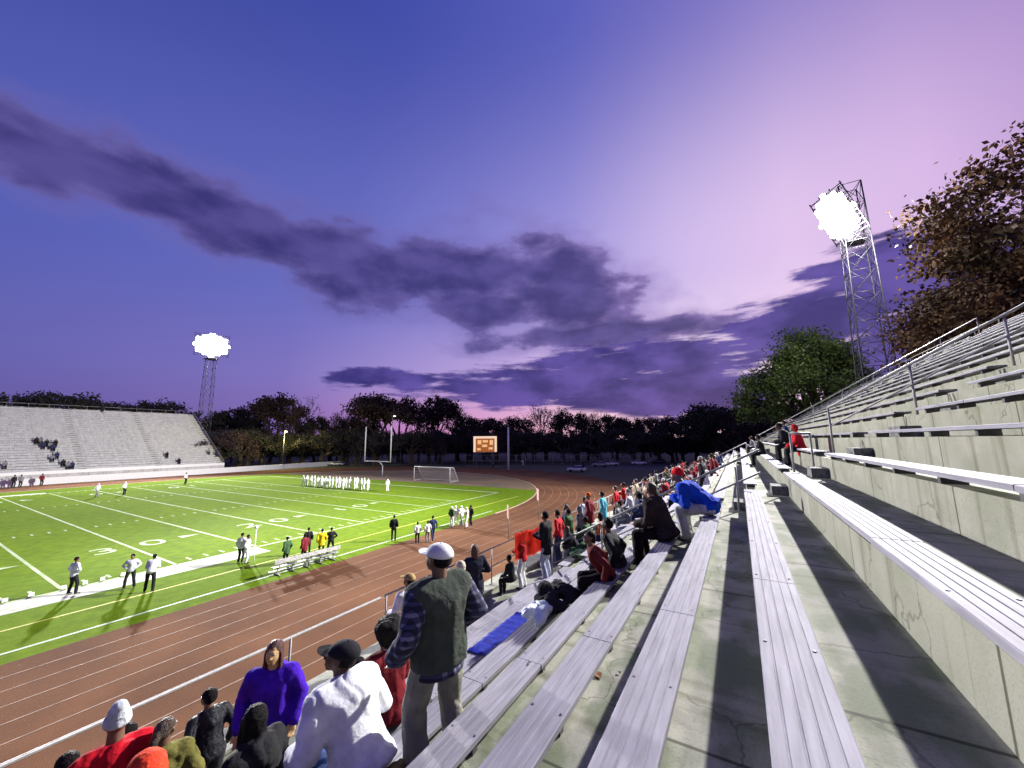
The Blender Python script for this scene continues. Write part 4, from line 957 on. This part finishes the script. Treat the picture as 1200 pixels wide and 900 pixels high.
# 10 grey-white tall hat, red jacket
J=skeleton(lean=8,head_yaw=-10,head_pitch=-6,hands={'L':(-.24,.24,.12),'R':(.22,.24,.12)})
near_person((-4.72,P0(129,850,-4.72)+.06,treadz(-7)),LEFT-R(5),.95,'person in pale grey tall knit hat and bright red jacket at the lower left',J,'brown',cl('red_jacket',(.50,.008,.02),.5),cl('dark_trousers',(0,0,0)),'tallbeanie',cl('pale_grey_knit',(.55,.58,.62),.9),hood=True,puff=.045,vox=.014,seed=16)
# 11-13 children at the walkway
J=skeleton(lean=4,head_yaw=0)
near_person((-5.5,P0(149,872,-5.5),treadz(-8)),LEFT,.80,'small child in pale green top between red jacket and orange-red hat',J,'brown',cl('pale_green',(.42,.48,.36)),cl('dark_trousers',(0,0,0)),'short',HAIR['black'],vox=.016,seed=17)
J=skeleton(lean=14,head_yaw=20)
near_person((-5.5,P0(250,832,-5.5),treadz(-8)),LEFT,.76,'child in black padded coat with dark hair at the kerb, left of the purple jacket',J,'brown',cl('black_puffer',(.02,.022,.026),.8,.5),cl('dark_trousers',(0,0,0)),'short',HAIR['black'],vox=.016,hood=True,seed=18)
J=skeleton(lean=6)
near_person((-5.3,P0(82,893,-5.3),treadz(-8)),LEFT,.84,'child in dark coat at the very lower left, beneath the railing post',J,'dark',cl('plum_coat',(.09,.04,.06)),cl('dark_trousers',(0,0,0)),'short',HAIR['black'],vox=.016,seed=19)
# 14 long hair dark coat standing beyond the man
J=skeleton(lean=3,head_yaw=-30,hands={'L':(-.22,.18,.15),'R':(.22,.18,.15)})
near_person((-5.6,P0(557,640,-5.6),treadz(-8)),LEFT-R(30),1.0,'person with long dark hair in navy coat standing at the railing beyond the white cap',J,'brown',cl('navy_coat',(.018,.02,.04)),cl('black_wool',(0,0,0)),'long',HAIR['auburn'],vox=.018,hem=.25,topname='coat',seed=20)
J=skeleton(lean=3,head_yaw=0)
near_person((-5.35,P0(541,664,-5.35),treadz(-8)),LEFT,.93,'person in cream hooded coat half hidden behind the standing man',J,'light',cl('cream_coat',(.55,.48,.36)),cl('dark_trousers',(0,0,0)),'hood',cl('cream_coat',(0,0,0)),vox=.018,topname='coat',seed=21)
# 15 blue hoodie leaning forward with red beanie
J=sitJ(lean=52,head_yaw=10,head_pitch=-5,hands={'L':(-.10,.52,.10),'R':(.14,.50,.06)},feet={'L':(-.15,.36,.09),'R':(.15,.42,.09)})
near_person((row(-1)[0]+.13,8.75,treadz(-2)),LEFT-R(6),1.16,'seated person bent forward in royal-blue sweatshirt, red knit hat and pale trousers',J,'brown',cl('royal_blue',(.012,.07,.55),.4),cl('pale_trousers',(.52,.52,.50)),'beanie',cl('red_knit',(.65,.015,.025),.9),topname='sweatshirt',puff=.05,noise=.03,vox=.014,hem=.05,seed=22)
# 16 brown-black coat
J=sitJ(lean=22,head_yaw=-10,head_pitch=-8,hands={'L':(-.15,.40,.08),'R':(.18,.36,.04)})
near_person((row(-2)[0]+.13,8.0,treadz(-3)),LEFT-R(10),1.12,'seated person with brown hair in big dark brown coat beside the royal-blue sweatshirt',J,'light',cl('dark_brown_coat',(.035,.025,.025)),cl('black_wool',(0,0,0)),'short',HAIR['brown'],topname='coat',puff=.06,noise=.03,vox=.014,hood=True,hem=.1,seed=23)
# 17 person low, brown-red
J=sitJ(lean=30,head_yaw=30,head_pitch=-20)
near_person((row(-3)[0]+.13,6.6,treadz(-4)),LEFT+R(20),.92,'person in black top with dark red patch, bent low among piled coats on the benches',J,'brown',cl('dark_red_knit',(.14,.02,.02)),cl('black_wool',(0,0,0)),'short',HAIR['black'],vox=.016,topname='sweater',seed=24)
J=sitJ(lean=18,head_yaw=0,head_pitch=-10)
near_person((row(-3)[0]+.13,7.3,treadz(-4)),LEFT,.95,'person in black jacket seated below the brown coat, near the piled coats',J,'dark',cl('black_coat',(0,0,0)),cl('dark_trousers',(0,0,0)),'short',HAIR['black'],vox=.016,seed=25)
# ---- piles and bags
def lump(name,c,sz,m,label,cat,n=7,seed=0,noise=.03,vox=.014,flat=.6):
    rg=random.Random(seed); P_=[]
    for i in range(n):
        a=Vector((rg.uniform(-1,1)*sz[0]*.6,rg.uniform(-1,1)*sz[1]*.6,sz[2]*rg.uniform(.25,.7))); b=Vector((rg.uniform(-1,1)*sz[0]*.7,rg.uniform(-1,1)*sz[1]*.7,sz[2]*rg.uniform(.2,.5)))
        P_.append([(a,(sz[0]*.35,sz[1]*.35,sz[2]*.3)),(b,(sz[0]*.3,sz[1]*.3,sz[2]*.2))])
    me=blobmesh(P_,vox,2,noise,seed)
    zm=min(v.co.z for v in me.vertices)
    for v in me.vertices: v.co.z-=zm
    o=link(name,me,m,None,c); return tag(o,label,cat)
bz=lambda k: seatz(k)+.002
p=at(704,678,z=bz(-4)); lump('plastic_bag',(row(-4)[0]+.14,5.5,bz(-4)),(.26,.42,.26),mat('white_plastic',(.66,.76,.80),.35,bump=.6,scale=8,var=.1),'crumpled white plastic bag lying on the bench beneath the black coats','bag',8,3,.05)
lump('coat_pile',(row(-4)[0]+.2,6.0,bz(-4)),(.34,.5,.36),cl('black_coat',(0,0,0)),'heap of black coats lying across the benches behind the white plastic bag','coats',9,5,.05)
lump('coat_pile',(row(-5)[0]+.2,3.05,treadz(-6)+.002),(.22,.3,.42),cl('black_wool',(0,0,0)),'dark coat heaped on the step just right of the standing man','coats',8,6,.05)
lump('blanket_pile',(row(-4)[0]+.42,2.45,treadz(-4)+.002),(.24,.34,.26),cl('mustard_brown',(.26,.19,.07),.8),'mustard and brown blanket heaped at the feet of the standing man','blanket',9,7,.05)
lump('jacket_pile',(row(-7)[0]+.2,12.8,bz(-7)),(.3,.8,.4),cl('bottle_green',(.03,.09,.04)),'bottle-green jacket draped over the front bench below the handrail','jacket',8,9,.05,.02)
# red banner hung over the railing
def banner(name,loc,rz,w_,h_,m,label,cat):
    mb=MB(); nx,nz_=24,10; V=[[mb.bm.verts.new((-w_/2+w_*i/nx,.012*math.sin(i*.7)+.01*math.sin(j*1.3+i*.4),-h_*j/nz_-.02*math.sin(i*.5))) for i in range(nx+1)] for j in range(nz_+1)]
    for j in range(nz_):
        for i in range(nx): f=mb.bm.faces.new((V[j][i],V[j][i+1],V[j+1][i+1],V[j+1][i])); f.smooth=True
    bmesh.ops.solidify(mb.bm,geom=mb.bm.faces[:],thickness=.006)
    o=mb.obj(name,m,None,loc,(0,0,rz)); return tag(o,label,cat)
p0=at(601,650,x=-5.75); p1=at(637,628,x=-5.4)
banner('red_blanket',((p0.x+p1.x)/2,(p0.y+p1.y)/2,(p0.z+p1.z)/2+.42),math.atan2(p1.y-p0.y,p1.x-p0.x),1.15,.72,cl('banner_red',(.50,.03,.015)),'plain red blanket held stretched between the child and the man in light jeans','blanket')
# ---- mid-distance people: shared part meshes, own colours
CACHE={}
POSES={
 'stand':lambda: skeleton(lean=2,hands={'L':(-.26,.05,-.02),'R':(.25,.08,.0)}),
 'hands_front':lambda: skeleton(lean=4,head_pitch=-6,hands={'L':(-.12,.28,.18),'R':(.14,.28,.2)}),
 'crossed':lambda: skeleton(lean=0,head_yaw=15,hands={'L':(.10,.22,.28),'R':(-.10,.24,.26)},feet={'L':(-.16,.06,.09),'R':(.14,-.04,.09)}),
 'walk':lambda: skeleton(lean=5,hands={'L':(-.26,.22,.02),'R':(.25,-.15,.0)},feet={'L':(-.10,-.28,.12),'R':(.10,.28,.09)}),
 'hip':lambda: skeleton(lean=2,head_yaw=-15,hands={'L':(-.17,.06,.08),'R':(.17,.06,.08)},bendarm={'L':(-1,-.3,0),'R':(1,-.3,0)},feet={'L':(-.2,0,.09),'R':(.2,.05,.09)}),
 'sit':lambda: sitJ(lean=12,hands={'L':(-.16,.36,.05),'R':(.16,.36,.05)}),
 'sit_lean':lambda: sitJ(lean=32,head_yaw=15,hands={'L':(-.1,.46,.06),'R':(.12,.44,.08)}),
 'bend':lambda: skeleton(lean=35,head_pitch=-15,hands={'L':(-.14,.42,.05),'R':(.14,.42,.05)},feet={'L':(-.16,.05,.09),'R':(.16,-.1,.09)}),
}
def jm(pose):
    if ('J',pose) not in CACHE: CACHE[('J',pose)]=POSES[pose]()
    return CACHE[('J',pose)]
def gm(pose,what,vox):
    k=(pose,what,vox)
    if k in CACHE: return CACHE[k]
    J=jm(pose); u,r,f=J['up'],J['rt'],J['fw']; q=Matrix((r,f,u)).transposed()
    if what=='body': pc=torso(J)+arms(J)+legs(J)+feetp(J)+headp(J)+handp(J,False); n=0
    elif what=='top': pc=torso(J,.03)+arms(J,.022,.97,.038)+[[(J['pelvis'],(.185,.145,.08),q),(J['pelvis']-u*.08,(.19,.15,.05),q)],[(J['neck']-u*.05,(.09,.085,.03),q),(J['neck'],(.075,.075,.02),q)]]; n=.02
    elif what=='pads': pc=torso(J,.03)+arms(J,.02,.6,.038)+[[(J['shL']+u*.02,.11),(J['shR']+u*.02,.11),(J['chest'],(.2,.16,.1),q)]]; n=.01
    elif what=='coat': pc=torso(J,.05)+arms(J,.035,.97,.045)+[[(J['pelvis'],(.2,.16,.08),q),(J['pelvis']-u*.25,(.21,.17,.05),q)],[(J['neck']-u*.03-f*.06,(.10,.06,.05),q)]]; n=.03
    elif what=='trousers': pc=[torso(J,.012)[0]]+legs(J,.018,.055,.97); n=.015
    elif what in('shoeL','shoeR'): pc=feetp(J,.008,what[-1]); n=0
    else: pc=hairp(J,what); n=.012
    CACHE[k]=blobmesh(pc,vox,3,n,hash(what)%7 if False else len(what)); return CACHE[k]
def mperson(loc,rz,sc,label,pose,skin,top,bottom,hair='short',hm=None,topk='top',vox=.022,group=None,shoe=None):
    e=empty('person',loc,rz,label,'person',group); e.scale=(sc,)*3
    def add(nm,what,m):
        me=gm(pose,what,vox); 
        if not me.materials: me.materials.append(m)
        o=bpy.data.objects.new(nm,me); COL.objects.link(o); o.parent=e; o.material_slots[0].link='OBJECT'; o.material_slots[0].material=m
    add('body','body',SKIN[skin]); add({'top':'shirt','coat':'coat','pads':'jersey'}[topk],topk,top); add('trousers','trousers',bottom); [add('shoe','shoe'+n_,shoe or mat('dark_shoe',(.03,.03,.03),.6)) for n_ in 'LR']
    add({'beanie':'knit_hat','helmet':'helmet','hood':'hood'}.get(hair,'hair'),hair,hm or HAIR['black'])
    return e
C=lambda n,c: cl(n,c)
BLK=C('crowd_black',(.02,.02,.024)); WHT=C('crowd_white',(.75,.75,.76)); RED=C('crowd_red',(.50,.02,.03)); GRY=C('crowd_grey',(.22,.22,.24)); BEI=C('crowd_beige',(.45,.38,.28)); MRN=C('crowd_maroon',(.18,.02,.03)); GRN=C('crowd_green',(.05,.11,.05)); NVY=C('crowd_navy',(.03,.04,.11)); CYN=C('cyan_towel',(.13,.50,.60)); LJN=C('light_jeans',(.42,.46,.58)); DJN=C('dark_jeans',(.04,.05,.10)); YEL=C('bright_yellow',(.75,.55,.02)); ORG=C('crowd_orange',(.62,.14,.03)); PLG=C('pale_grey_cloth',(.5,.5,.5))
def ms(u,v,X,zf,label,pose,sc,*a,**k):
    y=P0(u,v,X); return mperson((X,y,zf),k.pop('rz',LEFT),sc,label,pose,*a,**k)
ms(640,598,-5.0,treadz(-7),'man in black jacket and light jeans standing beside the red blanket','hands_front',1.07,'brown',BLK,LJN,topk='coat',vox=.018)
ms(612,618,-5.7,treadz(-8),'child in red and white holding the left end of the red blanket','hands_front',.88,'brown',RED,WHT,vox=.018)
ms(600,660,-5.7,treadz(-8)-.0,'small child in black crouched beneath the red blanket','sit',.75,'dark',BLK,BLK)
ms(654,606,-5.7,treadz(-8),'person in red top right of the man in light jeans','stand',1.0,'brown',RED,DJN)
ms(667,602,-5.6,treadz(-8),'person in dark green coat behind the railing beside the red top','hands_front',.97,'brown',GRN,BLK,topk='coat')
ms(679,600,-5.5,treadz(-8),'person in grey hood beside the dark green coat','stand',.95,'light',GRY,BLK,'hood',GRY)
ms(690,572,-5.25,treadz(-7)+.07,'tall person in maroon coat with orange knit hat above the handrail','stand',1.02,'brown',MRN,BLK,'beanie',ORG,topk='coat')
ms(706,578,-5.05,seatz(-7),'person wrapped in long cyan towel standing on the front bench','stand',.96,'brown',CYN,CYN,topk='coat')
ms(690,612,-5.0,treadz(-8)+.0,'person in bottle-green jacket sitting just under the handrail','sit',1.0,'dark',GRN,DJN)
ms(722,582,-5.3,treadz(-7),'person in bright red top with white collar right of the cyan towel','stand',.98,'light',RED,BLK,hm=HAIR['brown'])
ms(731,577,-5.3,treadz(-7),'second person in red beside the white collar, arms crossed','crossed',1.0,'brown',RED,DJN)
ms(746,572,-5.1,treadz(-7),'person in beige coat among the crowd left of the dark brown coat','stand',1.0,'light',BEI,PLG,hm=HAIR['brown'])
ms(757,574,-4.9,treadz(-7),'person in maroon top among the crowd left of the dark brown coat','stand',1.0,'dark',MRN,BLK)
ms(740,588,-4.2,treadz(-6),'person in white jacket sitting left of the dark brown coat','sit',1.0,'light',WHT,BLK,'beanie',GRY)
ms(822,546,-1.4,treadz(-2)-.3,'person in black with pale cap behind the royal-blue sweatshirt','stand',.9,'brown',BLK,BLK,'beanie',PLG)
ms(835,548,-1.3,treadz(-2)-.3,'person in maroon beyond the handrail post','stand',.88,'brown',MRN,BLK)
# random seated crowd on the lower rows beyond the near aisle
rc=random.Random(12)
tops=[('black',BLK),('red',RED),('grey',GRY),('beige',BEI),('maroon',MRN),('white',WHT),('navy',NVY),('green',GRN),('orange',ORG)]
ordn=['nearest','second','third','fourth','fifth','sixth','seventh','eighth','ninth','tenth','eleventh','twelfth','thirteenth','fourteenth','fifteenth','sixteenth','seventeenth']
cand=[]
for i in range(64):
    k=rc.choice((-7,-7,-6,-6,-5,-5,-4,-3,-3,-2)); y=12.5+rc.random()**1.3*40
    if any(abs(y-a)<.55 and k==b for a,b in cand) or 28<y<29.6 or 43.3<y<44.8 or (k>-6 and y<15.5): continue
    cand.append((y,k))
cand.sort(); used={}
for y,k in cand:
    tn,tm=rc.choice(tops); hr=rc.choice(('short','short','long','beanie','afro','hood')); hm=rc.choice((HAIR['black'],HAIR['brown'])) if hr in('short','long','afro') else rc.choice((GRY,RED,BLK,tm,WHT))
    used[tn]=used.get(tn,0)+1; o_=ordn[min(16,used[tn]-1)]
    mperson((row(k)[0]+.13,y,treadz(k-1)),LEFT+R(rc.uniform(-45,30)),rc.uniform(.88,1.05),f'{o_} spectator in {tn} seated on the lower rows past the near aisle','sit' if rc.random()<.6 else 'sit_lean',rc.choice(('dark','brown','brown','light')),tm,rc.choice((BLK,DJN,GRY)),hr,hm,topk=rc.choice(('top','coat')),vox=.028,group='spectators on the lower rows')
used={}
for i in range(16):
    y=14+i*2.3+rc.uniform(-.8,.8); tn,tm=rc.choice(tops); used[tn]=used.get(tn,0)+1; o_=ordn[used[tn]-1]
    mperson((rc.uniform(-6.0,-5.4),y,treadz(-8)),LEFT+R(rc.uniform(-50,40)),rc.uniform(.85,1.02),f'{o_} person in {tn} standing along the front railing toward the bend',rc.choice(('stand','hands_front','crossed','hip')),rc.choice(('dark','brown','light')),tm,rc.choice((BLK,DJN,GRY)),rc.choice(('short','long','beanie')),rc.choice((HAIR['black'],HAIR['brown'])),topk=rc.choice(('top','coat')),vox=.028,group='people along the front railing')
# upper rows
mperson((row(2)[0]+.13,at(938,508,x=row(2)[0]+.2).y-.4,treadz(1)),LEFT,.9,'person in red jacket seated at the foot of the upper aisle','sit','brown',MATS['cloth_crowd_red'],BLK,'hood',RED,topk='coat')
mperson((row(2)[0]+.13,17.0,treadz(1)),LEFT,1.05,'person in black coat seated just past the upper aisle, left of the red jacket','sit_lean','dark',BLK,BLK,topk='coat')
mperson((row(1)[0]+.13,21.0,treadz(0)),LEFT,1.0,'person in black seated farther along below the black coat','sit','dark',BLK,BLK)
mperson((row(1)[0]+.13,34.0,treadz(0)),LEFT,1.0,'person in grey seated far along the second aisle','sit','dark',GRY,BLK)
mperson((row(3)[0]+.13,26.0,treadz(2)),LEFT,1.0,'person in navy seated on the upper rows before the far handrail','sit','dark',NVY,BLK)
# ---- people on and around the field
def fld(u,v,label,pose,top,bottom,rz,sc=1.0,skin='brown',hair='short',hm=None,topk='top',group=None,vox=.03,dx=0):
    p=at(u,v,z=0); return mperson((p.x+dx,p.y,.02),rz,sc,label,pose,skin,top,bottom,hair,hm,topk=topk,group=group,vox=vox)
STR=mat('referee_stripes',(.8,.8,.85),.8,col2=(.45,.45,.55),scale=14)
fld(83,697,'lone referee in striped shirt and black trousers, leftmost on the white border','hip',STR,BLK,R(20),1.03,group='referees on the white border')
fld(151,690,'referee facing the camera, left one of the talking pair','hip',STR,BLK,R(-120),.99,group='referees on the white border')
fld(174,694,'referee with his back to the camera, right one of the talking pair','bend',STR,BLK,R(60),1.08,group='referees on the white border')
fld(281,660,'official in white shirt and dark trousers left of the marker pole','stand',WHT,BLK,R(30),1.04)
fld(288,661,'official in long white coat beside the marker pole','stand',WHT,WHT,R(-40),1.0,topk='coat')
fld(461,634,'coach in black standing alone on the turf near the sideline','stand',BLK,BLK,R(40),1.08)
fld(335,662,'person in dark green coat at the left end of the team bench','stand',GRN,BLK,R(100),.95,topk='coat')
fld(356,659,'person in maroon behind the team bench','stand',MRN,BLK,R(100),.98,topk='coat')
fld(360,650,'person in black just behind the maroon coat at the team bench','stand',BLK,BLK,R(60),1.0)
fld(376,652,'person in bright yellow jacket behind the right end of the team bench','stand',YEL,BLK,R(60),1.0,topk='coat')
fld(387,650,'person in dark clothes right of the bright yellow jacket','hip',BLK,BLK,R(60),1.0)
fld(489,637,'person in white shirt and dark shorts on the track edge, leftmost of the three','stand',WHT,BLK,R(60),.88)
fld(501,636,'person in white shirt, middle of the three on the track edge','stand',WHT,GRY,R(60),.9)
fld(507,634,'person in navy, rightmost of the three on the track edge','walk',NVY,NVY,R(60),1.05)
for i,(u,v,t,nm) in enumerate([(529,618,GRN,'green jersey, leftmost'),(534,617,WHT,'white jersey, second from the left'),(541,617,WHT,'white jersey, third from the left'),(547,619,WHT,'white jersey, fourth from the left'),(552,616,BLK,'black jersey, rightmost')]):
    fld(u,v,f'player in {nm} in the cluster at the track edge',['stand','hip','walk','crossed','stand'][i],t,(WHT,WHT,GRY,WHT,BLK)[i],R(40*i),1.0,hair='helmet',hm=WHT if t!=BLK else BLK,topk='pads',group='players by the track')
fld(113,583,'lone player in white on the far left of the field','walk',WHT,GRY,R(-60),1.12,hair='helmet',hm=WHT,topk='pads')
fld(145,580,'player in white with dark trousers, second on the far left of the field','stand',WHT,BLK,R(-60),1.1,hair='helmet',hm=WHT,topk='pads')
fld(217,567,'official in pale shirt and black trousers near the far sideline','stand',WHT,BLK,R(-60),1.2)
rp=random.Random(4)
for i in range(19):
    u=356+i*4.2+rp.uniform(-1,1); v=570.5+(i/19)*4+rp.uniform(-1.2,1.2)
    fld(u,v,f'{ordn[i] if i<17 else ["eighteenth","nineteenth"][i-17]} player in white, from the left in the far huddle'.replace('nearest','first'),rp.choice(('stand','hip','hands_front','walk')),WHT,WHT,R(rp.uniform(0,360)),1.05,hair='helmet',hm=WHT,topk='pads',group='white-clad players in the far huddle',skin='brown')
fld(454,576,'single player in white standing right of the huddle','stand',WHT,WHT,R(60),1.05,hair='helmet',hm=WHT,topk='pads')
fld(613,546,'small figure in white beyond the bend right of the tall pole','bend',WHT,WHT,R(60),1.2)
fld(684,552,'person in dark clothes beside the silver car outside the bend','stand',BLK,BLK,R(60),1.1)
fld(578,548,'person in dark clothes under the scoreboard','stand',GRY,BLK,R(60),1.0)
# signs on sticks held over the railing
for i,(u,v0,v1,c,lb) in enumerate([(596,600,640,(.72,.42,.34),'small pale pink square sign on a thin stick above the child in red'),(631,580,612,(.72,.42,.36),'small pale pink sign on a thin stick above the man in black')]):
    p=at(u,v0,x=-6.0); e=empty('hand_sign',(p.x,p.y,p.z-.8),LEFT+.7,lb,'sign'); mb=MB(); mb.tube((0,0,0),(0,0,.8),.012); mb.obj('stick',BEI,e); mb=MB(); mb.box(-.14,.14,.014,.024,.62,1.0); mb.obj('board',mat('pink_board',c,.7,var=.05),e)
# far grandstand spectators
def fsz(x): 
    i=int((FX-.9-x)/((FX-FB)/n_far)); return FZ+(FT-FZ)*(i+1)/n_far
n_far=28
lst=[(42,520),(47,518),(50,524),(54,522),(58,524),(62,526),(64,522),(61,538),(66,535),(73,546),(79,547),(84,548),(195,535),(244,530),(253,532),(209,543),(5,546)]
for i,(u,v) in enumerate(lst):
    w=ray(u,v)
    # march along the sight line until it meets the tiers
    s=72
    while s<200:
        P_=Vector((0,0,HC))+w*s
        if P_.x<FX-1 and P_.z<=fsz(P_.x)+.3: break
        s+=.2
    ti=int((FX-.9-P_.x)/((FX-FB)/n_far)); x=FX-ti*(FX-FB)/n_far-.9
    where='in the upper cluster' if i<7 else ('below the upper cluster' if i<9 else ('on the lowest rows' if i<12 else 'near the right end'))
    mperson((x-.1,P_.y,FZ+(FT-FZ)*ti/n_far+.07),R(-90),1.25,f'{ordn[i]} dark figure from the left {where} of the far grandstand'.replace('nearest','first'),'sit',rp.choice(('dark','brown')),(BLK,GRY,NVY)[i%3],BLK,topk='coat',vox=.03,group='scattered spectators in the far grandstand')
for i,(u,v) in enumerate([(15,571),(23,570),(48,568)]):
    w=ray(u,v); p=at(u,v,x=-114.5); mperson((p.x,p.y,.02),R(-60),1.3,['leftmost dark figure by the far white wall','middle dark figure by the far white wall','right dark figure by the far white wall'][i],'stand','dark',(BLK,GRY,MRN)[i],BLK,vox=.03)
p=Vector((FB+.6,0,FT)); w=ray(120,484); s=(FB+.6)/w.x; mperson((FB+.3,w.y*s,FT-.45),R(-90),1.2,'lone figure standing on the top row of the far grandstand','stand','dark',BLK,BLK,vox=.03)

bpy.data.objects.remove(_TO); bpy.data.scenes.remove(_TS)
